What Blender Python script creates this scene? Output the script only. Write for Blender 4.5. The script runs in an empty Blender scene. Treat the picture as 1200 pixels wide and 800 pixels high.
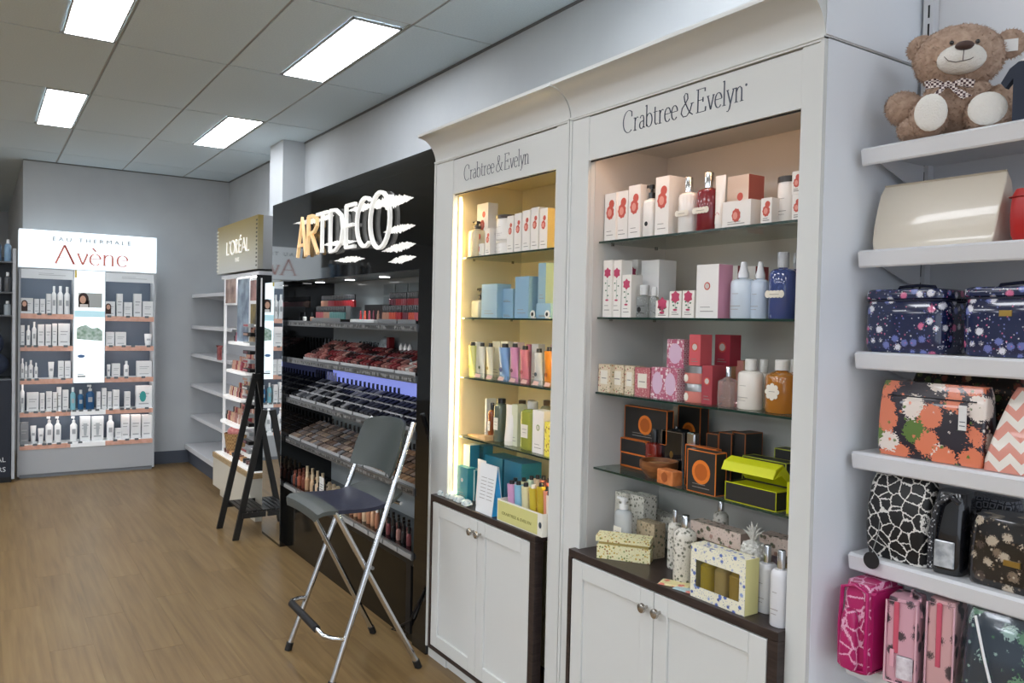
import bpy, math, random
import numpy as np
from mathutils import Matrix, Vector
random.seed(7)
S = bpy.context.scene
COL = S.collection
PI = math.pi
# ------------------------------------------------------------------ camera
CAMH, F = 1.55, 941.0
YAW, PIT, ROL = math.radians(33.5), math.radians(-1.335), math.radians(-1.265)
fw = Vector((math.sin(YAW)*math.cos(PIT), math.cos(YAW)*math.cos(PIT), math.sin(PIT)))
ri = Vector((math.cos(YAW), -math.sin(YAW), 0)); dn = fw.cross(ri)
r2 = ri*math.cos(ROL)+dn*math.sin(ROL); d2 = -ri*math.sin(ROL)+dn*math.cos(ROL)
cd = bpy.data.cameras.new('camera'); cam = bpy.data.objects.new('camera', cd); COL.objects.link(cam)
cd.sensor_width = 36; cd.lens = F*36/1200; cd.clip_start = 0.05; cd.clip_end = 60
m3 = Matrix((r2, -d2, -fw)).transposed()
cam.matrix_world = Matrix.Translation((0, 0, CAMH)) @ m3.to_4x4()
S.camera = cam
# ------------------------------------------------------------------ world, exposure
w = bpy.data.worlds.new('world'); S.world = w; w.use_nodes = True
w.node_tree.nodes['Background'].inputs[0].default_value = (0.80, 0.88, 1.0, 1)
w.node_tree.nodes['Background'].inputs[1].default_value = 1.6
S.view_settings.view_transform = 'Standard'; S.view_settings.look = 'None'
S.view_settings.exposure = 0.16; S.view_settings.gamma = 1.0
PANEL_E = 15.0      # ceiling panels
SHOP_W = 9.0        # width the shop goes on to the left

# measured from the photograph: a pixel ray met with a plane of the room
def ys(px, z, x):
    u = (px-600)/F; a = [r2[i]-u*fw[i] for i in range(3)]
    return -(a[0]*x+a[2]*(z-CAMH))/a[1]
def xs(px, y, z):
    u = (px-600)/F; a = [r2[i]-u*fw[i] for i in range(3)]
    return -(a[1]*y+a[2]*(z-CAMH))/a[0]
def zs(py, x, y):
    v = (py-400)/F; a = [d2[i]-v*fw[i] for i in range(3)]
    return CAMH-(a[0]*x+a[1]*y)/a[2]
def ray(px, py):
    return r2*((px-600)/F)+d2*((py-400)/F)+fw
def onx(px, py, x):
    d = ray(px, py); return Vector((0, 0, CAMH))+d*(x/d.x)
def onz_(px, py, z):
    d = ray(px, py); return Vector((0, 0, CAMH))+d*((z-CAMH)/d.z)
def ony(px, py, y):
    d = ray(px, py); return Vector((0, 0, CAMH))+d*(y/d.y)

# ------------------------------------------------------------------ materials
def lin(c):
    if isinstance(c, str):
        c = [int(c[i:i+2], 16)/255 for i in (0, 2, 4)]
        c = [x/12.92 if x <= .04045 else ((x+.055)/1.055)**2.4 for x in c]
    return (*c[:3], 1)
MC = {}
def mat(name, col='cccccc', rough=.5, metal=0, trans=0, emit=0, coat=0, ior=1.45, spec=.5, ecol=None, bump=None):
    if name in MC: return MC[name]
    m = bpy.data.materials.new(name); m.use_nodes = True; MC[name] = m
    b = m.node_tree.nodes['Principled BSDF']; I = b.inputs
    I['Base Color'].default_value = lin(col); I['Roughness'].default_value = rough
    I['Metallic'].default_value = metal; I['Transmission Weight'].default_value = trans
    I['IOR'].default_value = ior; I['Specular IOR Level'].default_value = spec
    I['Coat Weight'].default_value = coat
    if emit:
        I['Emission Color'].default_value = lin(ecol or col); I['Emission Strength'].default_value = emit
    if bump:
        N = m.node_tree.nodes; L = m.node_tree.links
        tc = N.new('ShaderNodeTexCoord'); n = N.new('ShaderNodeTexNoise'); n.inputs['Scale'].default_value = bump[0]
        bp = N.new('ShaderNodeBump'); bp.inputs['Strength'].default_value = bump[1]; bp.inputs['Distance'].default_value = .01
        L.new(tc.outputs['Object'], n.inputs['Vector']); L.new(n.outputs['Fac'], bp.inputs['Height']); L.new(bp.outputs['Normal'], I['Normal'])
    return m
def ramp(N, stops, interp='LINEAR'):
    r = N.new('ShaderNodeValToRGB'); r.color_ramp.interpolation = interp; e = r.color_ramp.elements
    while len(e) < len(stops): e.new(.5)
    for i, (p, c) in enumerate(stops): e[i].position = p; e[i].color = lin(c)
    return r
def mixc(N, L, fac, a, b):
    m = N.new('ShaderNodeMix'); m.data_type = 'RGBA'
    for s, v in ((m.inputs[0], fac), (m.inputs[6], a), (m.inputs[7], b)):
        if isinstance(v, bpy.types.NodeSocket): L.new(v, s)
        elif isinstance(v, (int, float)): s.default_value = v
        else: s.default_value = lin(v)
    return m.outputs[2]
def pat(name, kind, cols, scale=60, rough=.45, coat=0, sc=(1, 1, 1), thr=.36):
    """printed patterns: floral, leopard, chevron, lattice, specks, check, streak, grid"""
    if name in MC: return MC[name]
    m = mat(name, cols[0], rough, coat=coat); N = m.node_tree.nodes; L = m.node_tree.links; b = N['Principled BSDF']
    tc = N.new('ShaderNodeTexCoord'); mp = N.new('ShaderNodeMapping'); mp.inputs['Scale'].default_value = sc
    L.new(tc.outputs['Object'], mp.inputs['Vector']); v = mp.outputs['Vector']
    def vor(s, feat='F1', rnd=1.0):
        t = N.new('ShaderNodeTexVoronoi'); t.feature = feat; t.inputs['Scale'].default_value = s
        t.inputs['Randomness'].default_value = rnd
        nz = N.new('ShaderNodeTexNoise'); nz.inputs['Scale'].default_value = s*(1.0 if kind in ('leopard', 'lattice') else 2.2)
        ad = N.new('ShaderNodeVectorMath'); ad.operation = 'MULTIPLY_ADD'
        ad.inputs[1].default_value = ((.25 if kind in ('leopard', 'lattice') else .55)/s,)*3
        L.new(nz.outputs['Color'], ad.inputs[0]); L.new(v, ad.inputs[2]); L.new(ad.outputs[0], t.inputs['Vector']); return t
    if kind == 'floral':
        base, f1, f2, leaf = cols[:4]
        a = vor(scale); r = ramp(N, [(0, '000000'), (thr, 'ffffff')], 'CONSTANT')
        L.new(a.outputs['Distance'], r.inputs[0])
        sep = N.new('ShaderNodeSeparateColor'); L.new(a.outputs['Color'], sep.inputs[0])
        pick = ramp(N, [(0, f1), (.4, f2), (.62, leaf), (.85, base)], 'CONSTANT'); L.new(sep.outputs[0], pick.inputs[0])
        c2 = mixc(N, L, r.outputs[0], pick.outputs[0], base)
        d = vor(scale*2.7); r3 = ramp(N, [(0, 'ffffff'), (.2, '000000')], 'CONSTANT'); L.new(d.outputs['Distance'], r3.inputs[0])
        s2 = N.new('ShaderNodeSeparateColor'); L.new(d.outputs['Color'], s2.inputs[0])
        p2 = ramp(N, [(0, leaf), (.45, f1), (.75, f2)], 'CONSTANT'); L.new(s2.outputs[0], p2.inputs[0])
        out = mixc(N, L, r3.outputs[0], c2, p2.outputs[0])
    elif kind == 'leopard':
        a = vor(scale, 'DISTANCE_TO_EDGE'); r = ramp(N, [(0, cols[1]), (.045, cols[0])], 'CONSTANT')
        L.new(a.outputs['Distance'], r.inputs[0]); out = r.outputs[0]
    elif kind == 'specks':
        a = vor(scale); r = ramp(N, [(0, cols[1]), (.3 if thr == .36 else thr, cols[0])], 'CONSTANT'); L.new(a.outputs['Distance'], r.inputs[0])
        out = r.outputs[0]
        if len(cols) > 2:
            c = vor(scale*1.7); rr = ramp(N, [(0, 'ffffff'), (.22, '000000')], 'CONSTANT'); L.new(c.outputs['Distance'], rr.inputs[0])
            out = mixc(N, L, rr.outputs[0], out, cols[2])
    elif kind == 'chevron':
        sp = N.new('ShaderNodeSeparateXYZ'); L.new(v, sp.inputs[0])
        pp = N.new('ShaderNodeMath'); pp.operation = 'PINGPONG'; pp.inputs[1].default_value = .5
        ax = N.new('ShaderNodeMath'); ax.operation = 'ADD'; L.new(sp.outputs[0], ax.inputs[0]); L.new(sp.outputs[1], ax.inputs[1])
        mx = N.new('ShaderNodeMath'); mx.operation = 'MULTIPLY'; mx.inputs[1].default_value = scale; L.new(ax.outputs[0], mx.inputs[0]); L.new(mx.outputs[0], pp.inputs[0])
        mz = N.new('ShaderNodeMath'); mz.operation = 'MULTIPLY'; mz.inputs[1].default_value = scale; L.new(sp.outputs[2], mz.inputs[0])
        ad = N.new('ShaderNodeMath'); ad.operation = 'ADD'; L.new(pp.outputs[0], ad.inputs[0]); L.new(mz.outputs[0], ad.inputs[1])
        fr = N.new('ShaderNodeMath'); fr.operation = 'FRACT'; L.new(ad.outputs[0], fr.inputs[0])
        r = ramp(N, [(0, cols[0]), (.5, cols[1])], 'CONSTANT'); L.new(fr.outputs[0], r.inputs[0]); out = r.outputs[0]
    elif kind == 'lattice':
        a = vor(scale, 'DISTANCE_TO_EDGE', .25); r = ramp(N, [(0, cols[0]), (.08, cols[1]), (.26, cols[0])], 'CONSTANT')
        L.new(a.outputs['Distance'], r.inputs[0]); out = r.outputs[0]
    elif kind == 'check':
        t = N.new('ShaderNodeTexChecker'); t.inputs['Scale'].default_value = scale; t.inputs[1].default_value = lin(cols[0]); t.inputs[2].default_value = lin(cols[1])
        L.new(v, t.inputs['Vector']); out = t.outputs['Color']
    else:
        t = N.new('ShaderNodeTexNoise'); t.inputs['Scale'].default_value = scale; t.inputs['Detail'].default_value = 5
        L.new(v, t.inputs['Vector']); r = ramp(N, [(.35, cols[0]), (.65, cols[1])]); L.new(t.outputs['Fac'], r.inputs[0]); out = r.outputs[0]
    L.new(out, b.inputs['Base Color'])
    return m
def thin_glass(name, tint, gloss=.06, rough=.02):
    if name in MC: return MC[name]
    m = bpy.data.materials.new(name); m.use_nodes = True; MC[name] = m; N = m.node_tree.nodes; L = m.node_tree.links; N.clear()
    o = N.new('ShaderNodeOutputMaterial'); t = N.new('ShaderNodeBsdfTransparent'); t.inputs[0].default_value = lin(tint)
    g = N.new('ShaderNodeBsdfGlossy'); g.inputs['Roughness'].default_value = rough
    f = N.new('ShaderNodeFresnel'); ge = N.new('ShaderNodeNewGeometry'); ma = N.new('ShaderNodeMath'); ma.operation = 'MULTIPLY_ADD'
    ma.inputs[1].default_value = 1/1.5-1.5; ma.inputs[2].default_value = 1.5; L.new(ge.outputs['Backfacing'], ma.inputs[0]); L.new(ma.outputs[0], f.inputs[0])
    mx = N.new('ShaderNodeMixShader'); L.new(f.outputs[0], mx.inputs[0]); L.new(t.outputs[0], mx.inputs[1]); L.new(g.outputs[0], mx.inputs[2]); L.new(mx.outputs[0], o.inputs[0])
    return m
WALL = pat('wall_paint', 'streak', ['b6babd', 'bcc0c2'], 3, .75)
WHITE = mat('cabinet_white', 'd6d8d6', .35)
PANELW = mat('panel_white', 'e9edf3', .4)  # cabinet sides towards the shopfront, cool daylight put into the white
METALW = mat('shelf_white_metal', 'dcdde0', .3)
CEIL = pat('ceiling_tile', 'streak', ['cddce4', 'd6e4ea'], 120, .9)
GRID = mat('ceiling_grid', 'a8a9a5', .6)
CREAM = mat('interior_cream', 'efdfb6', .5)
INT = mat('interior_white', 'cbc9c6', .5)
WENGE = pat('wenge', 'streak', ['2a211f', '3b302d'], 14, .35, sc=(1, 1, 8))
BLACKG = mat('gloss_black', '0b0c0d', .04, spec=.75)
BLACK = mat('matt_black', '141415', .45)
GREYB = mat('grey_back', '8f9698', .5)
CHROME = mat('chrome', 'd8dadd', .16, metal=1)
NICKEL = mat('nickel', 'b8b4ae', .25, metal=1)
STEEL = mat('brushed_steel', '9b9c9d', .35, metal=1)
GLASS = thin_glass('shelf_glass', 'dfe9e5')
CLEAR = thin_glass('clear_acrylic', 'f2f4f5')
GEDGE = mat('glass_edge', '17342c', .15, coat=.5)
PW = mat('product_white', 'ececea', .4)
MIRROR = mat('mirror', 'e4e8ea', .01, metal=1)
TXT = mat('dark_print', '4a5260', .6)

# ------------------------------------------------------------------ mesh helpers
class B:
    def __init__(s): s.v = []; s.f = []; s.sm = False
    def add(s, vs, fs):
        n = len(s.v); s.v += [tuple(p) for p in vs]; s.f += [tuple(i+n for i in f) for f in fs]; return s
    def box(s, x0, x1, y0, y1, z0, z1, T=None):
        vs = [(x, y, z) for z in (z0, z1) for y in (y0, y1) for x in (x0, x1)]
        if T: vs = [T @ Vector(p) for p in vs]
        return s.add(vs, [(0, 2, 3, 1), (4, 5, 7, 6), (0, 1, 5, 4), (2, 6, 7, 3), (0, 4, 6, 2), (1, 3, 7, 5)])
    def cbox(s, x0, x1, y0, y1, z0, z1, c):
        """box with chamfered vertical and top edges"""
        def ring(i, z): 
            a, b_, d, e = x0+i, x1-i, y0+i, y1-i; k = c
            return [(a+k, d, z), (b_-k, d, z), (b_, d+k, z), (b_, e-k, z), (b_-k, e, z), (a+k, e, z), (a, e-k, z), (a, d+k, z)]
        rings = [ring(0, z0), ring(0, z1-c), ring(c*.7, z1)]
        return s.loft(rings)
    def loft(s, rings, close=True, caps=True):
        n = len(rings[0]); vs = [p for r in rings for p in r]; fs = []
        for i in range(len(rings)-1):
            for j in range(n if close else n-1):
                a = i*n+j; b_ = i*n+(j+1) % n; fs.append((a, b_, b_+n, a+n))
        if caps: fs.append(tuple(range(n-1, -1, -1))); fs.append(tuple((len(rings)-1)*n+k for k in range(n)))
        return s.add(vs, fs)
    def lathe(s, prof, seg=20, sx=1, sy=1, c=(0, 0, 0), pw=2.0):
        rings = []
        for r, z in prof:
            rg = []
            for k in range(seg):
                a = 2*PI*k/seg; ca, sa = math.cos(a), math.sin(a)
                if pw != 2: ca = math.copysign(abs(ca)**(2/pw), ca); sa = math.copysign(abs(sa)**(2/pw), sa)
                rg.append((c[0]+r*sx*ca, c[1]+r*sy*sa, c[2]+z))
            rings.append(rg)
        s.sm = True
        return s.loft(rings)
    def tube(s, pts, r, seg=10):
        pts = [Vector(p) for p in pts]; rings = []; up = None
        for i, p in enumerate(pts):
            t = (pts[min(i+1, len(pts)-1)]-pts[max(i-1, 0)]).normalized()
            if up is None: up = Vector((0, 0, 1)) if abs(t.z) < .9 else Vector((1, 0, 0))
            a = t.cross(up).normalized(); b_ = a.cross(t).normalized(); up = b_
            rr = r[i] if isinstance(r, (list, tuple)) else r
            rings.append([p+a*rr*math.cos(2*PI*k/seg)+b_*rr*math.sin(2*PI*k/seg) for k in range(seg)])
        s.sm = True
        return s.loft(rings)
    def sphere(s, c, r, seg=16, rg=10, R=None):
        rx, ry, rz = r if isinstance(r, (tuple, list)) else (r,)*3
        rings = []
        for i in range(rg+1):
            th = PI*i/rg; q = max(math.sin(th), .003)
            ring = [Vector((rx*q*math.cos(2*PI*k/seg), ry*q*math.sin(2*PI*k/seg), -rz*math.cos(th))) for k in range(seg)]
            if R: ring = [R @ p for p in ring]
            rings.append([p+Vector(c) for p in ring])
        s.sm = True
        return s.loft(rings)
    def prism(s, poly, fn, d0, d1):
        """poly 2-D points; fn(a,b,d) -> 3-D"""
        n = len(poly); vs = [fn(a, b_, d0) for a, b_ in poly]+[fn(a, b_, d1) for a, b_ in poly]
        fs = [tuple(range(n-1, -1, -1)), tuple(range(n, 2*n))]+[(i, (i+1) % n, n+(i+1) % n, n+i) for i in range(n)]
        return s.add(vs, fs)
    def disc(s, cx, cz, rx, rz, y, seg=18, jag=0):
        vs = [(cx, y, cz)]
        for k in range(seg):
            q = 1+jag*(1 if k % 2 else -1)*.5
            vs.append((cx+rx*q*math.cos(2*PI*k/seg), y, cz+rz*q*math.sin(2*PI*k/seg)))
        return s.add(vs, [(0, k+1, (k+1) % seg+1) for k in range(seg)])
    def quad(s, x0, x1, z0, z1, y): return s.add([(x0, y, z0), (x1, y, z0), (x1, y, z1), (x0, y, z1)], [(0, 1, 2, 3)])
    def xf(s, T): s.v = [tuple(T @ Vector(p)) for p in s.v]; return s
    def mesh(s, name, m):
        me = bpy.data.meshes.new(name); me.from_pydata(s.v, [], s.f); me.update()
        if s.sm:
            me.polygons.foreach_set('use_smooth', [True]*len(me.polygons))
            try: me.set_sharp_from_angle(angle=math.radians(38))
            except Exception: pass
        me.materials.append(m)
        import bmesh
        bm = bmesh.new(); bm.from_mesh(me); bmesh.ops.recalc_face_normals(bm, faces=bm.faces); bm.to_mesh(me); bm.free()
        return me
def link(name, me, parent=None, loc=None, rotz=0, label=None):
    o = bpy.data.objects.new(name, me); COL.objects.link(o)
    if parent: o.parent = parent
    if loc: o.location = loc
    if rotz: o.rotation_euler[2] = rotz
    if label: o['label'] = label
    return o
def obj(name, b, m, parent=None, label=None, loc=None, rotz=0):
    return link(name, b.mesh(name, m), parent, loc, rotz, label)
def bevel(o, wd=.003, seg=2):
    md = o.modifiers.new('bevel', 'BEVEL'); md.width = wd; md.segments = seg; md.limit_method = 'ANGLE'; return o
LABELS = {}
def tag(o, label, cat, group=None):
    if label in LABELS and LABELS[label] != (group or '-none-'): print('DUPLABEL', label)
    if label in LABELS and not group: print('DUPLABEL', label)
    LABELS[label] = group or '-none-'
    o['label'] = label; o['category'] = cat
    if group: o['group'] = group
    import re; n = len(re.findall(r"[A-Za-z0-9']+", label))
    if n < 4 or n > 16: print('LABELLEN', n, label)
    return o
def thing(name, label, cat, loc=(0, 0, 0), rotz=0, group=None):
    o = bpy.data.objects.new(name, None); o.empty_display_size = .05; COL.objects.link(o)
    o.location = loc; o.rotation_euler[2] = rotz
    return tag(o, label, cat, group)
def struct(name, b, m, parent=None):
    o = obj(name, b, m, parent)
    if not parent: o['kind'] = 'structure'
    return o
ORD = ['first', 'second', 'third', 'fourth', 'fifth', 'sixth', 'seventh', 'eighth', 'ninth', 'tenth', 'eleventh', 'twelfth', 'thirteenth', 'fourteenth', 'fifteenth', 'sixteenth', 'seventeenth', 'eighteenth', 'nineteenth', 'twentieth']
MESHES = {}
def cm(key, fn, name, m):
    k = (key, m.name)
    if k not in MESHES: MESHES[k] = fn().mesh(name, m)
    return MESHES[k]
W90 = -PI/2     # things on the right-hand wall face the aisle

# ------------------------------------------------------------------ lettering
def arc(cx, cy, rx, ry, a0, a1, n=14):
    return [(cx+rx*math.cos(math.radians(a0+(a1-a0)*i/n)), cy+ry*math.sin(math.radians(a0+(a1-a0)*i/n))) for i in range(n+1)]
SERIF = {
 'C': (.82, [arc(.44, .5, .4, .52, 52, 308, 22), [(.69, .7), (.69, .94)]]),
 'r': (.42, [[(.13, 0), (.13, .6)], [(.13, .42), (.2, .55), (.29, .61), (.37, .56)], [(.02, .01), (.26, .01)], [(.02, .57), (.13, .6)]]),
 'a': (.47, [[(.09, .5), (.15, .59), (.25, .61), (.33, .56), (.36, .45), (.36, .08), (.4, .02), (.47, .04)], arc(.21, .17, .15, .17, 60, 300, 10), [(.28, .32), (.36, .38)], [(.28, .03), (.36, .1)]]),
 'b': (.57, [[(.1, 1.02), (.1, .04)], arc(.29, .3, .21, .31, 150, -150, 16), [(.0, .98), (.1, 1.02)]]),
 't': (.36, [[(.14, .82), (.14, .14), (.19, .03), (.26, .01), (.34, .06)], [(.02, .59), (.32, .59)]]),
 'e': (.47, [arc(.25, .3, .2, .31, 8, 318, 18), [(.06, .34), (.44, .34)]]),
 '&': (.86, [[(.78, .5), (.66, .2), (.45, .0), (.22, .0), (.08, .16), (.14, .38), (.34, .55), (.5, .75), (.47, .95), (.34, 1.0), (.25, .88), (.3, .66), (.46, .38), (.64, .12), (.84, .0)], [(.68, .5), (.9, .5)]]),
 'E': (.7, [[(.15, 0), (.15, 1)], [(.03, .99), (.58, .99)], [(.15, .52), (.46, .52)], [(.03, .01), (.62, .01)], [(.58, 1), (.58, .84)], [(.62, 0), (.64, .2)], [(.46, .42), (.46, .62)]]),
 'v': (.46, [[(.06, .6), (.24, 0)], [(.25, 0), (.42, .6)], [(.0, .59), (.16, .59)], [(.34, .59), (.48, .59)]]),
 'l': (.24, [[(.12, 0), (.12, 1.03)], [(.02, .01), (.23, .01)], [(.03, .99), (.12, 1.02)]]),
 'y': (.46, [[(.06, .6), (.25, .03)], [(.43, .6), (.2, -.18), (.12, -.28), (.03, -.26)], [(.0, .59), (.16, .59)], [(.34, .59), (.5, .59)]]),
 'n': (.56, [[(.12, 0), (.12, .6)], [(.12, .42), (.22, .57), (.33, .61), (.42, .52), (.43, .4), (.43, 0)], [(.02, .01), (.24, .01)], [(.33, .01), (.54, .01)], [(.03, .57), (.12, .6)]]),
 'A': (.8, [[(.38, 1), (.72, 0)], [(.38, 1), (.395, .97), (.73, 0)], [(.38, 1), (.06, 0)], [(.16, .33), (.58, .33)], [(-.02, .01), (.16, .01)], [(.6, .01), (.84, .01)]]),
 'o': (.5, [arc(.25, .3, .21, .31, 0, 360, 20)]),
 "'": (.2, [[(.1, 1), (.06, .8)]]),
 ' ': (.15, []), '.': (.2, [[(.1, .95), (.12, .92)]]),
}
SERIF['è'] = (.47, SERIF['e'][1]+[[(.14, .95), (.27, .75)]])
DECO = {
 'A': (.36, [[(.02, 0), (.16, 1), (.30, 0)], [(.06, .3), (.26, .3)]]),
 'R': (.36, [[(.03, 0), (.03, 1)], [(.03, 1), (.16, 1), (.26, .9), (.27, .72), (.2, .58), (.03, .52)], [(.12, .53), (.3, 0)]]),
 'T': (.34, [[(.16, 0), (.16, 1)], [(-.02, .98), (.34, .98)]]),
 'D': (.42, [[(.03, 0), (.03, 1)], [(.03, 1), (.18, .98), (.33, .82), (.37, .5), (.33, .18), (.18, .02), (.03, 0)]]),
 'E': (.33, [[(.04, 0), (.04, 1)], [(.04, .99), (.29, .99)], [(.04, .52), (.25, .52)], [(.04, .01), (.29, .01)]]),
 'C': (.44, [arc(.24, .5, .21, .52, 60, 300, 20)]),
 'O': (.5, [arc(.24, .5, .23, .56, 0, 360, 26)]),
}
def ribbon(b, pts, sx, sz, ox, oz, wa, wb, y, depth=0):
    P = [(ox+p[0]*sx, oz+p[1]*sz) for p in pts]; L_ = []; R_ = []
    for i, p in enumerate(P):
        a = P[max(i-1, 0)]; c = P[min(i+1, len(P)-1)]
        if len(P) > 3 and P[0] == P[-1] and i in (0, len(P)-1): a, c = P[-2], P[1]
        tx, tz = c[0]-a[0], c[1]-a[1]; ln = math.hypot(tx, tz) or 1; tx /= ln; tz /= ln
        hw = math.hypot(wa*tz, wb*tx)
        L_.append((p[0]-tz*hw, p[1]+tx*hw)); R_.append((p[0]+tz*hw, p[1]-tx*hw))
    n = len(P)
    vs = [(q[0], y, q[1]) for q in L_]+[(q[0], y, q[1]) for q in R_]
    fs = [(i, i+1, n+i+1, n+i) for i in range(n-1)]
    if depth:
        vs += [(q[0], y+depth, q[1]) for q in L_]+[(q[0], y+depth, q[1]) for q in R_]
        fs += [(i, 2*n+i, 2*n+i+1, i+1) for i in range(n-1)]+[(n+i, n+i+1, 3*n+i+1, 3*n+i) for i in range(n-1)]
        fs += [(0, n, 3*n, 2*n), (n-1, 3*n-1, 4*n-1, 2*n-1), ] + [(2*n+i, 3*n+i, 3*n+i+1, 2*n+i+1) for i in range(n-1)]
    b.add(vs, fs)
def serif_text(s, width, cap, y=0, thick=.05, thin=.02, font=SERIF, depth=0):
    tot = sum(font[c][0] for c in s); sx = width/tot; b = B(); x = 0
    for c in s:
        for st in font[c][1]: ribbon(b, st, sx, cap, x*sx, 0, thick*cap, thin*cap, y, depth)
        x += font[c][0]
    return b
def font_mesh(s, size, name='lettering', m=TXT, sx=1, align='LEFT', ext=0.0004):
    c = bpy.data.curves.new(name, 'FONT'); c.body = s; c.size = size; c.align_x = align; c.extrude = ext; c.resolution_u = 3
    o = bpy.data.objects.new(name, c); COL.objects.link(o)
    bpy.context.view_layer.update()
    me = bpy.data.meshes.new_from_object(o.evaluated_get(bpy.context.evaluated_depsgraph_get()))
    COL.objects.unlink(o); bpy.data.objects.remove(o)
    me.transform(Matrix.Diagonal((sx, 1, 1, 1))); me.transform(Matrix.Rotation(PI/2, 4, 'X')); me.materials.clear(); me.materials.append(m); me.name = name
    return me

# ================================================================== SETTING
def wood_mat(name, rnd=True):
    m = mat(name, 'a08560', .33); N = m.node_tree.nodes; L = m.node_tree.links; b = N['Principled BSDF']
    g = N.new('ShaderNodeNewGeometry'); mp = N.new('ShaderNodeMapping'); mp.inputs['Scale'].default_value = (14, .7, 1)
    oi = N.new('ShaderNodeObjectInfo'); ad = N.new('ShaderNodeVectorMath'); ad.operation = 'MULTIPLY_ADD'
    cb = N.new('ShaderNodeCombineXYZ'); L.new(oi.outputs['Random'], cb.inputs[0]); L.new(oi.outputs['Random'], cb.inputs[1])
    ad.inputs[1].default_value = (13, 17, 0); L.new(cb.outputs[0], ad.inputs[0]); L.new(g.outputs['Position'], ad.inputs[2])
    L.new(ad.outputs[0], mp.inputs['Vector'])
    n = N.new('ShaderNodeTexNoise'); n.inputs['Scale'].default_value = 2.2; n.inputs['Detail'].default_value = 7; n.inputs['Distortion'].default_value = .3
    L.new(mp.outputs[0], n.inputs['Vector'])
    r = ramp(N, [(.25, '705938'), (.5, '856b46'), (.75, '937b53')]); L.new(n.outputs['Fac'], r.inputs[0])
    r2_ = ramp(N, [(0, 'f4f4f4'), (1, 'ffffff')]); L.new(oi.outputs['Random'], r2_.inputs[0])
    mm = N.new('ShaderNodeMix'); mm.data_type = 'RGBA'; mm.blend_type = 'MULTIPLY'; mm.inputs[0].default_value = 1
    L.new(r.outputs[0], mm.inputs[6]); L.new(r2_.outputs[0], mm.inputs[7]); L.new(mm.outputs[2], b.inputs['Base Color'])
    return m
WOOD = wood_mat('floor_wood')
floor = struct('floor', B().box(-SHOP_W, 2.3, -5, 14, -.06, -.0012), WOOD)
pk = {}
for i in range(19):
    off = [0, .52, .9, .31, 1.05, .7, .15][i % 7]
    x0 = -1.17+i*.18
    for k in range(-1, 8):
        y0 = 0+off+k*1.22
        y1 = min(y0+1.2194, 9.0 if x0+.09 > .33 else 11)
        if x0+.09 > .33 and y0 > 8.9: continue
        ln = round(y1-y0, 3); key = ln
        if key not in pk: pk[key] = B().box(0, .1796, 0, ln, -.0012, 0).mesh('plank', WOOD)
        link('plank', pk[key], floor, (x0, y0, 0))
ceiling = struct('ceiling', B().box(-SHOP_W, 2.3, -5, 14, 3.012, 3.08), CEIL)
gx = [-1.14, -.56, .02, .60, 1.18, 1.76, 2.225]
gy = [0.0, 1.21, 2.41, 3.61, 4.815, 6.03, 7.225, 8.43, 9.63]
LX = {2: .345, 4: 1.49}; LY = {1, 3, 5}
lights = []
for i in range(len(gx)-1):
    for j in range(len(gy)-1):
        x0, x1, y0, y1 = gx[i], gx[i+1], gy[j], gy[j+1]
        if x0 > .3 and y0 > 8.5: continue
        if x0 > .3 and y1 > 8.96: y1 = 8.955
        if i in LX and j in LY:
            lights.append((LX[i], x1-.012, y0+(.09 if j == 3 else .02), y1-.012)); x1 = LX[i]-.008
        obj('tile', B().box(x0+.007, x1-.007, y0+.007, y1-.007, 3.0, 3.012), CEIL, ceiling)
b = B()
for x in gx[1:-1]: b.box(x-.004, x+.004, 0, 9.63 if x < .3 else 8.955, 3.003, 3.0125)
obj('grid_rail', b, GRID, ceiling)
for y in gy[1:]:
    xe = 2.225 if y < 8.9 else .3
    obj('grid_rail', B().box(-1.14, xe, y-.004, y+.004, 3.003, 3.0125), GRID, ceiling)
DIFF = mat('light_diffuser', 'ffffff', .5, emit=PANEL_E, ecol='f4f8ff')
LN = {(4, 3): 'long ceiling light panel above the black cosmetics fascia, nearer one', (2, 3): 'ceiling light panel cut by the top edge of the photo',
      (2, 5): 'small distant ceiling light panel on the left side', (4, 5): 'distant ceiling light panel in front of the wall column'}
n = 0
for (x0, x1, y0, y1) in lights:
    i = 2 if x0 < 1 else 4; j = [k for k in LY if gy[k]-.01 < y0 < gy[k+1]][0]
    lb = LN.get((i, j), 'ceiling light panel above and behind the viewer, %s one' % ('left' if i == 2 else 'right'))
    t = thing('ceiling_light', lb, 'light', ((x0+x1)/2, (y0+y1)/2, 3.0), 0, 'recessed ceiling light panels'); hx, hy = (x1-x0)/2, (y1-y0)/2
    obj('frame', B().box(-hx, hx, -hy, -hy+.008, -.002, .01).box(-hx, hx, hy-.008, hy, -.002, .01).box(-hx, -hx+.008, -hy, hy, -.002, .01).box(hx-.008, hx, -hy, hy, -.002, .01), GRID, t)
    obj('diffuser', B().box(-hx+.008, hx-.008, -hy+.008, hy-.008, .0, .009), DIFF, t)
sh = 0
for x in (-2.0, -4.4, -6.8):
    for y in (-2.6, .1, 2.6, 5.1, 7.6):
        sh += 1
        t = thing('ceiling_light', 'ceiling light panel further across the shop floor, out of view', 'light', (x, y, 3.0), 0, 'ceiling panels across the shop')
        obj('frame', B().box(-.31, .31, -.61, .61, .004, .01), GRID, t)
        obj('diffuser', B().box(-.3, .3, -.6, .6, .0, .003), DIFF, t)
for x, y in ((.47, -1.6), (1.6, -1.6)):
    t = thing('ceiling_light', 'ceiling light panel further across the shop floor, out of view', 'light', (x, y, 3.0), 0, 'ceiling panels across the shop')
    obj('diffuser', B().box(-.125, .125, -.6, .6, .0, .01), DIFF, t)

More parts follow.
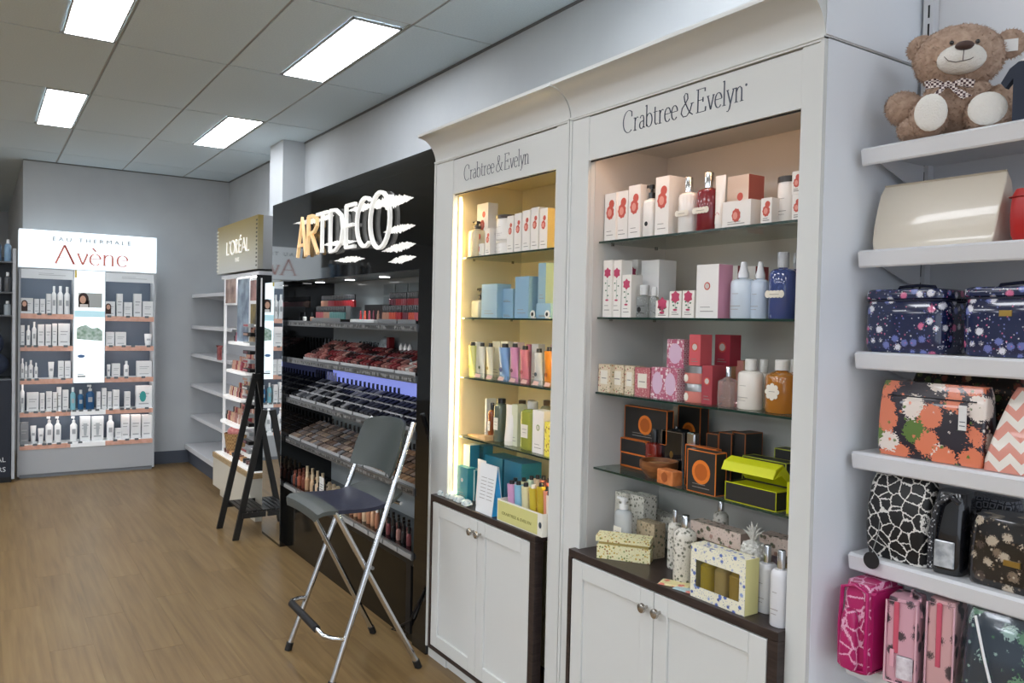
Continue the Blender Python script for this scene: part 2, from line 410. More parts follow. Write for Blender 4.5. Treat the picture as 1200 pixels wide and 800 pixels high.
struct('wall_right', B().box(2.23, 2.35, -5, 9.0, -.06, 3.02), WALL)
struct('wall_back', B().box(.327, 2.3, 8.96, 9.1, -.06, 3.02), WALL)
struct('wall_side', B().box(.327, .45, 9.1, 14, -.06, 3.02), WALL)
struct('wall_far', B().box(-SHOP_W, .45, 14, 14.1, -.06, 3.02), WALL)
struct('wall_left', B().box(-SHOP_W-.1, -SHOP_W, -5, 14, -.06, 3.02), WALL)
b = B().box(-SHOP_W, 2.3, -5.06, -5, -.06, .12).box(-SHOP_W, 2.3, -5.06, -5, 2.9, 3.02)
struct('wall_front', b, mat('shopfront_frame', '8d9093', .4))
for i in range(8): struct('window_%d' % (i+1), B().box(-SHOP_W+i*1.61, -SHOP_W+i*1.61+.07, -5.06, -5, .12, 2.9), MC['shopfront_frame'])
struct('wall_column', B().box(2.045, 2.232, 6.53, 6.88, 0, 3.0), WALL)
SK = mat('skirting_slate', '4b515c', .5)
struct('baseboard_back', B().box(.327, 2.23, 8.948, 8.96, 0, .13), SK)
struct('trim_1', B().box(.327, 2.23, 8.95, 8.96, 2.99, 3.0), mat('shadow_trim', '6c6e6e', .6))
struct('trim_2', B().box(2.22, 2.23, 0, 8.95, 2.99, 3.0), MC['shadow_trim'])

# ================================================================== TALL WHITE DISPLAY CABINETS
XF = 1.73; XB = 2.10; XS = 1.782
def cabinet(yn, yf, on, of, label, zs_, zc, dn_, text, tspan, tz, cap, intm, led, name):
    """yn/yf near and far sides, on/of opening sides, dn_ = (near, mid, far) of the doors"""
    t = thing('display_cabinet', label, 'cabinet', (XF, (yn+yf)/2, 0), W90)
    cy = (yn+yf)/2
    def bx(b, x0, x1, y0, y1, z0, z1): return b.box(-(y1-cy), -(y0-cy), x0-XF, x1-XF, z0, z1)
    b = B(); bx(b, XF+.012, XB+.04, yn+.0, on-.0, .0, 2.27); bevel(obj('side_panel', b, PANELW, t, loc=None), .002)
    b = B(); bx(b, XF+.012, XB+.04, of, yf, .0, 2.27); obj('side_panel', b, WHITE, t)
    # face frame: stiles of two steps with a shallow groove
    for s, (a0, a1) in enumerate(((yn, on), (of, yf))):
        b = B(); bx(b, XF, XF+.012, a0, a1, .05, 2.262); bevel(obj('stile', b, WHITE, t), .0025)
    b = B(); bx(b, XF-.004, XF+.0, yn, yn+.012, .05, 2.265); bx(b, XF-.004, XF, yf-.012, yf, .05, 2.265); obj('bead', b, WHITE, t)
    b = B(); bx(b, XF, XF+.02, on, of, .05, .085); obj('bottom_rail', b, WHITE, t)
    b = B(); bx(b, XF+.02, XF+.035, yn+.01, yf-.01, 0, .05); obj('plinth', b, WHITE, t)
    b = B(); bx(b, XF+.012, XF+.016, on-.004, of+.004, 2.106, 2.262); obj('frieze_groove', b, BLACK, t)
    b = B(); bx(b, XF+.003, XF+.03, on, of, 2.11, 2.258); fr = obj('frieze', b, WHITE, t)
    b = B(); bx(b, XF-.004, XF+.02, yn+.001, yf-.001, 2.262, 2.272); bx(b, XF-.007, XF+.02, yn+.001, yf-.001, 2.268, 2.274); obj('astragal', b, WHITE, t)
    # cove crown
    prof = [(0, 2.274)]+[(-.088*(1-math.cos(a))**.9, 2.274+.098*math.sin(a)) for a in [PI/2*k/12 for k in range(1, 13)]]
    prof = [(p[0], p[1]) for p in prof]+[(-.094, 2.372), (-.094, 2.384), (.492 if name == 'R' else .40, 2.384), (.492 if name == 'R' else .40, 2.274)]
    b = B(); b.prism(prof, lambda a, c, d: (d, a, c), -(yf-cy)+.001, -(yn-cy)-.001); b.sm = True; obj('crown', b, WHITE, t)
    # inside
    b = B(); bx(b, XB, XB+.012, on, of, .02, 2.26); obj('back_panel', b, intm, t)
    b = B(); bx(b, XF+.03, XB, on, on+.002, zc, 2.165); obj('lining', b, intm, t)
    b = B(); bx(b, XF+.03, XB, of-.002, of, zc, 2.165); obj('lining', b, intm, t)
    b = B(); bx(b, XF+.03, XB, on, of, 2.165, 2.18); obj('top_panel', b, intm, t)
    # dark carcass box with the two doors
    d0, dm, d1 = dn_; xc = 1.702
    b = B(); bx(b, xc, XB, d0-.036, d1+.02, zc-.026, zc); bevel(obj('counter', b, WENGE, t), .0015)
    b = B(); bx(b, xc, XF+.01, d0-.036, d0-.004, .083, zc-.026); bx(b, xc, XF+.01, d1+.004, d1+.02, .083, zc-.026); bx(b, xc, XF+.01, d0-.036, d1+.02, .072, .086)
    obj('dark_surround', b, WENGE, t)
    for s, (a0, a1) in enumerate(((d0, dm-.0015), (dm+.0015, d1))):
        z0, z1 = .09, zc-.03; fwid = .058
        b = B(); bx(b, xc+.001, xc+.022, a0, a0+fwid, z0, z1); bx(b, xc+.001, xc+.022, a1-fwid, a1, z0, z1)
        bx(b, xc+.001, xc+.022, a0+fwid, a1-fwid, z0, z0+fwid); bx(b, xc+.001, xc+.022, a0+fwid, a1-fwid, z1-fwid, z1)
        d = bevel(obj('door', b, WHITE, t), .0025)
        b = B(); bx(b, xc+.009, xc+.018, a0+fwid-.002, a1-fwid+.002, z0+fwid-.002, z1-fwid+.002); obj('door_panel', b, WHITE, d)
        ky = (dm-.028) if s == 0 else (dm+.028)
        b = B().lathe([(.005, 0), (.005, .012), (.013, .017), (.0155, .022), (.014, .028), (.008, .031), (.001, .0315)], 18)
        b.xf(Matrix.Rotation(PI/2, 4, 'X')); b.xf(Matrix.Translation((-(ky-cy), xc-XF+.001, z1-.052)))
        obj('knob', b, NICKEL, d)
    for k, z in enumerate(zs_):
        b = B(); bx(b, XS+.001, XB-.002, on+.004, of-.004, z-.006, z); g = obj('glass_shelf', b, GLASS, t)
        b = B(); bx(b, XS, XS+.0012, on+.004, of-.004, z-.0065, z+.0002); obj('edge', b, GEDGE, g)
        for yy in (on+.006, of-.006):
            for xx in (XS+.06, XB-.05): b = B(); bx(b, xx-.004, xx+.004, yy-.005, yy+.005, z-.012, z-.0062); obj('shelf_pin', b, NICKEL, g)
    y0, y1 = tspan
    b = serif_text(text, y1-y0, cap, thick=.038, thin=.016); b.xf(Matrix.Translation((-(y1-cy), .0022, tz))); obj('lettering', b, TXT, t)
    return t, cy, bx
zR = [1.837, 1.576, 1.317, 1.055]; zL = [1.834, 1.5685, 1.306, 1.043]
ZC = .774
pc0 = onx(729, 156, XF); pc1 = onx(871, 118, XF); ptop = onx(734, 130, XF)
cabR, cyR, bR = cabinet(1.245, 2.268, 1.312, 2.165, 'near white display cabinet, glass shelves above two doors, no warm light inside', zR, ZC,
    (1.347, 1.765, 2.168), 'Crabtree & Evelyn', (pc1.y, pc0.y), (pc0.z+pc1.z)/2, ptop.z-pc0.z, INT, False, 'R')
pc0 = onx(543, 211, XF); pc1 = onx(619.5, 192, XF); ptop = onx(545, 193, XF)
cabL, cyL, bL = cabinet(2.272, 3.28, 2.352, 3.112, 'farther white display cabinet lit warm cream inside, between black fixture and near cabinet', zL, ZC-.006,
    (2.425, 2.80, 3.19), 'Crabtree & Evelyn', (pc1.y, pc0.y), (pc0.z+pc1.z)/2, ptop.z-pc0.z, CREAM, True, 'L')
mark = onx(874, 99, XF)
b = B(); b.disc(-(mark.y-cyR), mark.z, .004, .004, .0021, 10); obj('lettering_mark', b, TXT, cabR)
# end panel of the near cabinet carries on to the wall
b = B(); bR(b, XF+.0, 2.225, 1.2425, 1.2448, 2.277, 2.72); bR(b, XF-.094, XF, 1.2425, 1.2448, 2.386, 2.72); obj('end_panel', b, PANELW, cabR)
b = B(); bR(b, XB+.041, 2.225, 1.2455, 1.262, 0, 2.27); obj('end_panel', b, PANELW, cabR)
# warm LED strips in the far cabinet's front corners (real strips), a weak one added to warm the top of the unlit near cabinet
WARM = mat('led_warm', 'fff0cc', .5, emit=3.5, ecol='ffdf9e')
def strip(parent, name, loc, sx, sy, e, col, rot):
    l = bpy.data.lights.new(name, 'AREA'); l.shape = 'RECTANGLE'; l.size = sx; l.size_y = sy; l.energy = e; l.color = col
    o = bpy.data.objects.new(name, l); COL.objects.link(o); o.location = loc; o.rotation_euler = rot; o.parent = parent; return o
for s, yy in ((0, 3.108), (1, 2.356)):
    b = B(); bL(b, XF+.034, XF+.044, yy-.004, yy+.004, ZC+.02, 2.10); obj('led_strip', b, WARM, cabL)
    strip(cabL, 'led_light', (-(yy-(.007 if s == 0 else -.007)-cyL), .045, 1.43), .012, 1.3, 3.6, (1, .80, .48), (PI/2, 0, PI-.6 if s == 0 else PI+.6))
b = B(); bR(b, XF+.034, XF+.044, 1.4, 2.08, 2.14, 2.15); obj('led_strip', b, mat('led_dim_added', 'ffd9b0', .5, emit=2, ecol='ffc090'), cabR)  # added glow for the warm upper interior, this cabinet has no strip
strip(cabR, 'led_light', (0, .05, 2.135), .68, .012, .8, (1, .62, .38), (math.radians(-35), 0, 0))  # added lamp, tints the upper interior

# ================================================================== BLACK COSMETICS FIXTURE (backlit script fascia)
XA = 1.73
art = thing('cosmetics_fixture', 'long gloss black cosmetics wall fixture with backlit lettering and five stocked shelves', 'display unit', (XA, 4.5, 0), W90)
def bA(b, x0, x1, y0, y1, z0, z1): return b.box(4.5-y1, 4.5-y0, x0-XA, x1-XA, z0, z1)
YL, YR, YE = 5.35, 3.425, 5.735; XAB = 2.05
GREYP = mat('fixture_back_grey', 'a3abad', .35, coat=.3)
b = B(); bA(b, XA, XA+.03, 3.285, YE, 1.795, 2.345); obj('fascia', b, BLACKG, art)
b = B(); bA(b, XA+.03, XAB+.05, 3.285, YE, 1.797, 1.812); obj('soffit', b, mat('soffit_grey', '6e7476', .4), art)
b = B(); bA(b, XA, XAB+.05, 3.285, YR, 0, 1.795); obj('pillar', b, BLACKG, art)
b = B(); bA(b, 1.694, XAB+.05, YL, 5.76, 0, 1.795); obj('pillar', b, BLACKG, art)
b = B(); bA(b, 1.690, 1.694, YL+.002, 5.757, .02, 1.793); obj('mirror_panel', b, MIRROR, art)
b = B(); bA(b, XAB, XAB+.02, YR, YL, .4, 1.8); obj('back_panel', b, GREYP, art)
b = B(); bA(b, XAB-.004, XAB-.001, YR+.01, YL-.01, 1.0, 1.262); obj('light_panel', b, mat('violet_panel', 'a9b4f2', .4, emit=.6, ecol='8f9cf5'), art)
b = B(); bA(b, XA+.012, XA+.02, YR, YL, 0, .40); obj('base_panel', b, mat('base_gloss', '14130f', .12, spec=.35), art)
b = B(); bA(b, XA-.0, XA+.012, YR, 5.2, .375, .41); bA(b, XA-.0, XA+.012, 3.45, 3.50, .04, .375); obj('base_frame', b, BLACK, art)
b = B().tube([(4.5-3.46, -.012, .04), (4.5-3.62, -.015, .012), (4.5-3.42, -.012, .12), (4.5-3.30, -.006, .3)], .004, 6); obj('cable', b, BLACK, art)
zA = [1.530, 1.283, 1.015, .745, .435]
ALU = mat('lattice_rail', '8e9092', .3, metal=.8)
for k, z in enumerate(zA):
    b = B(); bA(b, XA+.004, XAB-.006, YR+.002, YL-.002, z-.018, z); sh_ = obj('shelf', b, BLACKG if k else mat('smoked_shelf', '3d4143', .1), art)
    b = B(); bA(b, XA-.008, XA+.003, YR+.002, YL-.002, z-.032, z+.004); obj('rail', b, ALU, sh_)
    b = B(); bA(b, XA-.0092, XA-.008, YR+.01, YL-.01, z-.025, z-.008); obj('rail_insert', b, pat('lattice_print', 'lattice', ['3a3b3b', '8b8c8c'], 45, .35), sh_)
for k, (px, py) in enumerate(((375, 331), (410, 328), (450.6, 324))):
    x = 1.90; y = ys(px, 1.796, x)
    b = B().lathe([(.03, 0), (.03, .006)], 16, c=(4.5-y, x-XA, 1.79)); d = obj('downlight', b, mat('downlight_glow', 'ffffff', .5, emit=5), art)
    b = B().lathe([(.036, 0), (.036, .004)], 16, c=(4.5-y, x-XA, 1.793)); obj('bezel', b, CHROME, d)
    l = bpy.data.lights.new('downlight_lamp', 'SPOT'); l.energy = 5; l.spot_size = 2.2; l.spot_blend = .8; l.shadow_soft_size = .03; l.color = (.9, .97, 1)
    o = bpy.data.objects.new('downlight_lamp', l); COL.objects.link(o); o.parent = art; o.location = (4.5-y, x-XA, 1.785)
# letters in front of the fascia
SIGN = mat('sign_white', 'f4f4f0', .25, emit=.35); SIGNW = mat('sign_warm', 'f6d9a8', .25, emit=.35, ecol='ffcf90')  # warm copy for A and R: cream light falling on them put into colour
def art_pt(px, py): p = onx(px, py, XA-.015); return 4.5-p.y, p.z
for ch, a, c_, tp, bt in (('A', 349.5, 360.5, 256, 301), ('R', 361, 374, 253, 298), ('T', 373, 386, 249, 296), ('D', 387, 404, 245, 294), ('E', 405, 417.5, 240, 290), ('C', 418, 435, 234, 288), ('O', 434.5, 458, 229, 287)):
    x0, zt = art_pt(a, tp); x1, _ = art_pt(c_, tp); _, zb = art_pt((a+c_)/2, bt)
    zt = onx((a+c_)/2, tp, XA-.015).z
    wd = x1-x0; adv = {'A': .32, 'R': .30, 'T': .36, 'D': .40, 'E': .29, 'C': .36, 'O': .47}[ch]
    b = B()
    for st in DECO[ch][1]: ribbon(b, st, wd/adv, zt-zb, x0+.008, zb, .010, .009, -.030, .018)
    obj('letter', b, SIGNW if ch in 'AR' else SIGN, art)
rs = random.Random(3)
def brush(p, q, th):
    x0, z0 = art_pt(*p); x1, z1 = art_pt(*q); n = 44; up = []; lo = []
    for i in range(n+1):
        t = i/n; e = th*(math.sin(PI*t**1.15)**1.0)*.42+.0004
        x = x0+(x1-x0)*t; z = z0+(z1-z0)*t
        up.append((x, -.0015, z+e*(.7+.6*rs.random()))); lo.append((x, -.0015, z-e*(.6+.7*rs.random())))
    b = B(); b.add(up+lo, [(i, i+1, n+2+i, n+1+i) for i in range(n)]); obj('brush_stroke', b, SIGN, art)
for p, q, th in (((341, 262), (382, 256), .035), ((372, 257), (389, 252), .04), ((404, 247), (440, 239), .045), ((425, 242), (482, 231), .075), ((446, 272), (484, 263.5), .045),
                 ((444, 294.5), (484.5, 285), .05), ((452, 307), (485, 300.5), .045), ((389, 305.5), (425, 302.5), .04), ((373, 287), (416, 282), .035)):
    brush(p, q, th)

# ---- stock of the black fixture
def AY(px, z, x): return ys(px, z, x)
LIPCOL = {k: mat('lip_'+k, v, .3, coat=.4) for k, v in dict(red='a8222a', rose='b8545e', coral='c8553f', nude='b98a74', teal='5f8f8c', plum='6b2c3a', white='d9d6d2').items()}
def lip_mesh(m): return cm('lip', lambda: B().cbox(-.0075, .0075, -.0075, .0075, 0, .042, .002), 'base', m)
CAPB = mat('cap_black', '17171a', .2, coat=.4)
def capm(): return cm('lipcap', lambda: B().lathe([(.0068, 0), (.0068, .033), (.0055, .036)], 10), 'cap', CAPB)
def lip_rack(label, p0, p1, x, z, h, cols, where, grp):
    ya, yb = AY(p0, z, x), AY(p1, z, x); wd = ya-yb
    t = thing('lipstick_rack', label, 'rack', (x, (ya+yb)/2, z), W90)
    obj('rack_body', B().box(-wd/2, wd/2, 0, .07, 0, h), CLEAR if h > .05 else BLACK, t)
    obj('rack_front', B().box(-wd/2, wd/2, -.004, 0, 0, h+.006), mat('rack_grey', '7d7f80', .3), t)
    n = max(2, int(wd/.021)); 
    for i in range(n):
        yy = ya-wd*(i+.5)/n; c = cols[i*len(cols)//n]
        o = thing('lipstick', where, 'lipstick', (x+.028, yy, z+h), W90, grp)
        link('base', lip_mesh(LIPCOL[c]), o); link('cap', capm(), o, (0, 0, .042))
z1 = zA[0]+.0005
lip_rack('grey lipstick rack on top shelf at the left, lower front step', 366, 399, 1.77, z1, .018, ['rose', 'nude', 'teal', 'teal'], 'small black-capped lipstick in the lower left rack of the top shelf', 'lipsticks in the lower left rack')
lip_rack('clear raised lipstick rack behind the lower left rack', 372, 411, 1.89, z1, .095, ['nude', 'rose', 'red', 'red', 'red'], 'black-capped lipstick in the raised left rack of the top shelf', 'lipsticks in the raised left rack')
lip_rack('grey lipstick rack on top shelf left of the pillar, front step', 443, 465, 1.77, z1, .018, ['nude', 'coral', 'red'], 'black-capped lipstick in the front rack right of the white tray', 'lipsticks in the front middle rack')
lip_rack('grey lipstick rack nearest the right black pillar, front step', 466.5, 487.5, 1.77, z1, .018, ['plum', 'coral', 'rose'], 'black-capped lipstick in the front rack beside the right pillar', 'lipsticks in the front right rack')
lip_rack('clear raised lipstick rack behind the middle front rack', 451, 471, 1.89, z1, .095, ['plum', 'red', 'rose'], 'black-capped lipstick in the raised rack behind the middle one', 'lipsticks in the raised middle rack')
lip_rack('clear raised lipstick rack near the right pillar, back step', 472, 493, 1.89, z1, .095, ['red', 'rose', 'red'], 'black-capped lipstick in the raised rack near the right pillar', 'lipsticks in the raised right rack')
ya, yb = AY(411, z1, 1.78), AY(440, z1, 1.78)
t = thing('tester_display', 'black tester display with a white tray between the lipstick racks', 'display', (1.78, (ya+yb)/2, z1), W90); wd = ya-yb-.02
obj('backboard', B().box(-wd/2, wd/2, .08, .1, 0, .105), BLACK, t); obj('tray', B().cbox(-wd/2, wd/2, -.01, .08, 0, .02, .004), mat('tray_white', 'dcdedd', .35), t)
for i in range(5):
    o = thing('lip_tester', 'opened lip tester standing in the white tray', 'lipstick', (1.82, ya-.03-wd*(i+.3)/5.4, z1+.0205), W90, 'lip testers in the white tray')
    obj('tube', B().lathe([(.007, 0), (.007, .03), (.005, .031), (.005, .045), (.002, .05)], 10), LIPCOL[['red', 'coral', 'rose', 'plum', 'nude'][i]], o)
for i in range(6):
    p = 346+i*3.6
    o = thing('nail_polish', 'small dark bottle at the far left of the top shelf', 'bottle', (1.83+.03*(i % 2), AY(p, z1, 1.85), z1), W90, 'small dark bottles on the top shelf')
    link('bottle', cm('np', lambda: B().cbox(-.011, .011, -.011, .011, 0, .03, .004), 'bottle', LIPCOL[['plum', 'white', 'nude'][i % 3]]), o); link('cap', cm('npc', lambda: B().lathe([(.007, 0), (.006, .03)], 8), 'cap', CAPB), o, (0, 0, .03))
yy = AY(472, 1.7, 2.0)
for i in range(6):
    obj('leaflet', B().box(4.5-(AY(447+(i % 3)*15, 1.7, 2.03))-.0, 4.5-(AY(447+(i % 3)*15+13, 1.7, 2.03)), XAB-XA-.006, XAB-XA-.003, 1.70-(i//3)*.075+.002, 1.765-(i//3)*.075), mat('acrylic_grey', '7f898c', .3), art)

# inclined trays holding square pans, compacts or sticks
def tray(label, p0, p1, k, cols, rows, colors, kind, where, grp, xa=1.745, dep=.2, rise=.07, body=BLACK, front='b9babb'):
    z = zA[k]+.0006; ya, yb = min(AY(p0, z, xa), YL-.006), max(AY(p1, z, xa), YR+.006); wd = ya-yb-.004
    t = thing('display_tray', label, 'tray', (xa, (ya+yb)/2, z), W90)
    poly = [(0, 0), (dep, 0), (dep, rise+.012), (0, .012)]
    obj('tray_body', B().prism(poly, lambda a, c, d: (d, a, c), -wd/2, wd/2), body, t)
    obj('price_rail', B().box(-wd/2, wd/2, -.003, 0, .001, .017), mat('rail_'+front, front, .35), t)
    sl = math.atan2(rise, dep); L_ = math.hypot(rise, dep)
    cw = wd/cols; rh = L_/rows; rr = random.Random(int(p0*7+k))
    if kind != 'pan':
        for q_ in ((.25, .5, .75) if kind == 'compact' else (.5,)):
            obj('step_rail', B().box(-wd/2+.003, wd/2-.003, dep*q_-.003, dep*q_+.001, .0125+rise*q_-.002, .0125+rise*q_+.013), mat('rail_'+front, front, .35) if kind == 'compact' else mat('clear_step', '6d6f72', .2), t)
    for i in range(cols):
        for j in range(rows):
            a = (j+.5)*rh; c = colors[(i*7+j*3+rr.randrange(2)) % len(colors)]
            lx = -wd/2+cw*(i+.5); ly = a*math.cos(sl); lz = .0125+a*math.sin(sl)
            Wp = Matrix.Translation((xa, (ya+yb)/2, z)) @ Matrix.Rotation(W90, 4, 'Z') @ Matrix.Translation((lx, ly, lz)) @ Matrix.Rotation(sl, 4, 'X')
            q = round(cw*(.80 if kind == 'pan' else .68)/2, 4), round(rh*(.80 if kind == 'pan' else .74)/2, 4)
            m = mat('pan_'+c, c, .3, coat=.3)
            nm, hh = {'pan': ('eyeshadow_pan', .006), 'compact': ('compact', .014), 'stick': ('gloss_stick', .016), 'tube': ('pencil', .012)}[kind]
            o = bpy.data.objects.new(nm, cm(('tp', kind, q), lambda: B().cbox(-q[0], q[0], -q[1], q[1], 0.0004, hh, .002), nm, m)); COL.objects.link(o); o.matrix_world = Wp
            tag(o, where, {'pan': 'eyeshadow', 'compact': 'compact', 'stick': 'lip gloss', 'tube': 'pencil'}[kind], grp)
    return t
REDS = ['7a2a2e', '8c3f44', '8a4a45', '4a1c20', '9c6a62', '2a1b1c']
PINK = ['b5766e', '8f5450', 'b58a80', '3a2626']
DARK = ['17181b', '222327', '101114', '3a3b40']
MIXD = ['17181b', '5b5d62', '222327', '9a9a9c']
SHAD = ['7f6f66', '9d8b80', '5c5552', 'b09a86', '6f5a4d', '8d8d92']
WARMS = ['a98567', 'c39b77', '8c6f5a', 'b88f6e', '9a8577']
tray('stepped tray of pink lipsticks near the left of the second shelf', 356, 372, 1, 5, 5, PINK, 'stick', 'pink lipstick lying in the left tray of the second shelf', 'pink lipsticks in the left tray', rise=.10)
tray('flat tray of rose lipsticks left of centre on the second shelf', 373, 398, 1, 7, 4, PINK+REDS[:2], 'stick', 'rose lipstick lying in the second tray of the second shelf', 'rose lipsticks in the second tray', rise=.10)
tray('tray of red lip glosses in the middle of the second shelf', 399, 432, 1, 9, 4, REDS, 'stick', 'red gloss lying in the middle tray of the second shelf', 'red glosses in the middle tray', rise=.085)
tray('tray of brick-red lip glosses right of centre on the second shelf', 433, 462, 1, 7, 4, REDS, 'stick', 'brick-red gloss in the right-hand tray of the second shelf', 'brick-red glosses in the right tray', rise=.085)
tray('tray with nude glosses beside the right pillar, second shelf', 463, 487, 1, 5, 3, PINK+['c9c3bd'], 'stick', 'nude gloss in the tray beside the right pillar', 'nude glosses beside the right pillar', rise=.06)
L2 = 'black compact in the %s tray of the violet-lit middle shelf'
for i, (a, c_) in enumerate(((334, 352), (353, 370), (371, 391), (392, 413), (414, 436), (437, 460), (461, 487))):
    tray('black tray with pale price rail, %s from the left on the violet-lit shelf' % ORD[i], a, c_, 2, 4, 4, MIXD if i < 4 else DARK, 'compact', L2 % ORD[i], 'compacts in middle shelf tray %s' % ORD[i], rise=.10, dep=.24)
for i, (a, c_) in enumerate(((333, 352), (353, 372), (373, 398), (399, 425), (426, 452), (453, 487))):
    tray('tray of eyeshadow pans, %s from the left on the fourth shelf' % ORD[i], a, c_, 3, 6, 5, SHAD if i < 4 else WARMS, 'pan', 'square eyeshadow pan in the %s tray of the fourth shelf' % ORD[i], 'eyeshadow pans in tray %s' % ORD[i], rise=.085, dep=.22)
# things standing at the back of the shelves and on the lowest shelf
def stand(name, label, cat, grp, k, pxs, x, mesh_parts, dz=0):
    z = zA[k]+.0006+dz
    for i, p in enumerate(pxs):
        o = thing(name, label, cat, (x, AY(p, z, x), z), W90, grp)
        for nm, me, lc in mesh_parts(i): link(nm, me, o, lc)
def tubeparts(cols, h=.07, r=.010, cap=CAPB, caph=.03):
    def f(i):
        m = mat('tp_'+cols[i % len(cols)], cols[i % len(cols)], .35, coat=.2)
        return [('body', cm(('tb', h, r), lambda: B().lathe([(r*.95, 0), (r, .002), (r, h-.004), (r*.7, h)], 10), 'body', m), (0, 0, 0)), ('cap', cm(('tc', caph, r), lambda: B().lathe([(r*.75, 0), (r*.72, caph)], 10), 'cap', cap), (0, 0, h))]
    return f
stand('mascara', 'upright black mascara at the back of the second shelf, left group', 'mascara', 'mascaras at the back left', 1, [p for p in range(377, 409, 4)], 1.985, tubeparts(['3c3d40', '6b6d70'], .10, .009))
stand('mascara', 'upright dark tube at the back centre of the second shelf', 'mascara', 'tubes at the back centre', 1, [p for p in range(422, 446, 4)], 1.985, tubeparts(['1f2022', '2e3033'], .10, .010))
stand('mascara', 'upright dark mascara behind the trays of the violet-lit shelf', 'mascara', 'mascaras behind the middle trays', 2, [p for p in range(392, 470, 5)], 2.012, tubeparts(['1b1c22', '23242e'], .115, .010))
stand('makeup_brush', 'pale brush in the cup left on the violet-lit shelf', 'brush', 'pale brushes on the middle shelf', 2, [381, 384, 387, 390, 393], 2.0, tubeparts(['b9bccb', 'a7a9bb'], .15, .009, mat('bristle', 'c9c9d8', .8), .02))
stand('brow_pencil', 'upright pencil behind the eyeshadow trays of the fourth shelf', 'pencil', 'pencils behind the eyeshadow trays', 3, [p for p in range(360, 500, 5)], 1.985, tubeparts(['2a2a2c', '8b8f93', '3c3d40'], .10, .009))
# plastic bag with red packet on the second shelf
y0 = AY(449, 1.33, 1.99); 
t = thing('gift_pouch', 'clear plastic pouch with a red edge at the back of the second shelf', 'bag', (2.0, y0, zA[1]+.001), W90)
obj('film', B().sphere((0, 0, .085), (.085, .028, .083), 14, 8), pat('crinkled_film', 'streak', ['8b969c', 'c3cdd2'], 40, .15, coat=.5), t)
obj('packet', B().cbox(.062, .095, -.02, .02, 0, .165, .004), mat('packet_red', '8a1c22', .4), t)
for i, p in enumerate((474, 479, 484)):
    z = zA[1]+.001+.06; 
    o = thing('cream_tube', 'white tube leaning beside the right pillar on the second shelf', 'tube', (1.93, AY(p-4, z, 1.93), zA[1]+.001), W90, 'white tubes beside the right pillar')
    obj('body', B().lathe([(.011, 0), (.012, .05), (.012, .12), (.002, .14)], 12), PW, o); obj('band', B().lathe([(.0123, .05), (.0123, .075)], 12), LIPCOL['rose'], o)
# white price card
p = onx(373, 590, XA-.03)
t = tag(obj('price_card', B().box(-.037, .037, 0, .002, 0, .155), mat('card_white', 'e2e2df', .5), loc=(XA-.012, p.y, zA[4]+.004), rotz=W90), 'white printed price card standing at the front of the lowest shelf', 'card')
obj('price_lines', B().box(-.027, .027, -.0004, 0, .11, .113).box(-.027, .02, -.0004, 0, .095, .098).box(-.027, .025, -.0004, 0, .08, .083).box(-.027, .01, -.0004, 0, .06, .063), TXT, t)
# lowest shelf: foundations
BOT = []
def fbottle(name, label, cat, grp, pxs, rows, cols, h, r, cap, caph, pw=2.0):
    for j in range(rows):
        x = 1.775+j*(2*r+.006)
        for i, p in enumerate(pxs):
            z = zA[4]+.0006
            o = thing(name, label, cat, (x, AY(p, z, x), z), W90, grp)
            c = cols[(i+j*2) % len(cols)]; m = mat('fb_'+c, c, .3, coat=.3)
            link('bottle', cm(('fb', h, r, pw), lambda: B().lathe([(r*.9, 0), (r, .003), (r, h*.82), (r*.55, h*.92), (r*.45, h)], 12, pw=pw), 'bottle', m), o)
            if cap: link('cap', cm(('fc', caph, r), lambda: B().lathe([(r*.62, 0), (r*.6, caph)], 10), 'cap', cap), o, (0, 0, h))
fbottle('nail_polish', 'small dark bottle at the left end of the lowest shelf', 'bottle', 'dark bottles on the lowest shelf', [339, 343.5, 348], 2, ['26272b', '3a3c42'], .05, .013, CAPB, .025)
fbottle('blush_jar', 'terracotta powder jar at the left of the lowest shelf', 'jar', 'terracotta powder jars', [346, 351, 356], 3, ['8e4c38', 'a35a44', '7c4030'], .07, .016, mat('terra_cap', '6f3d30', .4), .02)
fbottle('foundation_bottle', 'beige foundation bottle left of the price card', 'bottle', 'beige foundations left of the card', [360, 366, 372, 378], 3, ['cda57f', 'dcb892', 'e3c9a8'], .085, .016, mat('beige_cap', 'd8c3a0', .4), .03)
fbottle('foundation_bottle', 'black capped bottle in front of the price card, lowest shelf', 'bottle', 'black bottles left of the card', [369, 374, 379, 384], 1, ['232327', '323238'], .065, .014, CAPB, .025)
fbottle('foundation_box', 'pale beige foundation box behind the stool seat', 'box', 'beige boxes behind the seat', [386, 391, 396, 401, 406], 2, ['bba88a', 'c9b797', 'ae9c80'], .10, .017, None, 0, 8)
fbottle('foundation_bottle', 'peach foundation bottle seen under the stool seat', 'bottle', 'peach foundations under the seat', [412, 417, 422, 427, 432, 437, 442], 2, ['c98f6c', 'dba982', 'b87b5c', 'e6c7a4'], .085, .014, mat('white_cap', 'dad8d2', .4), .03)
fbottle('nail_polish', 'dark bottle between the stool leg and the right pillar', 'bottle', 'dark bottles near the right pillar', [449, 455, 461, 467, 473, 479], 3, ['2a2527', '8f4f52', '1f1f23', 'c08f84'], .06, .013, CAPB, .035)
for i in range(9):
    p0 = 333+i*17; z = zA[4]
    obj('price_rail', B().box(4.5-AY(p0, z, XA)+.0, 4.5-AY(p0+15.5, z, XA), -.014, -.0097, z-.026, z-.004), mat('price_strip', 'a5a6a6', .4), art)

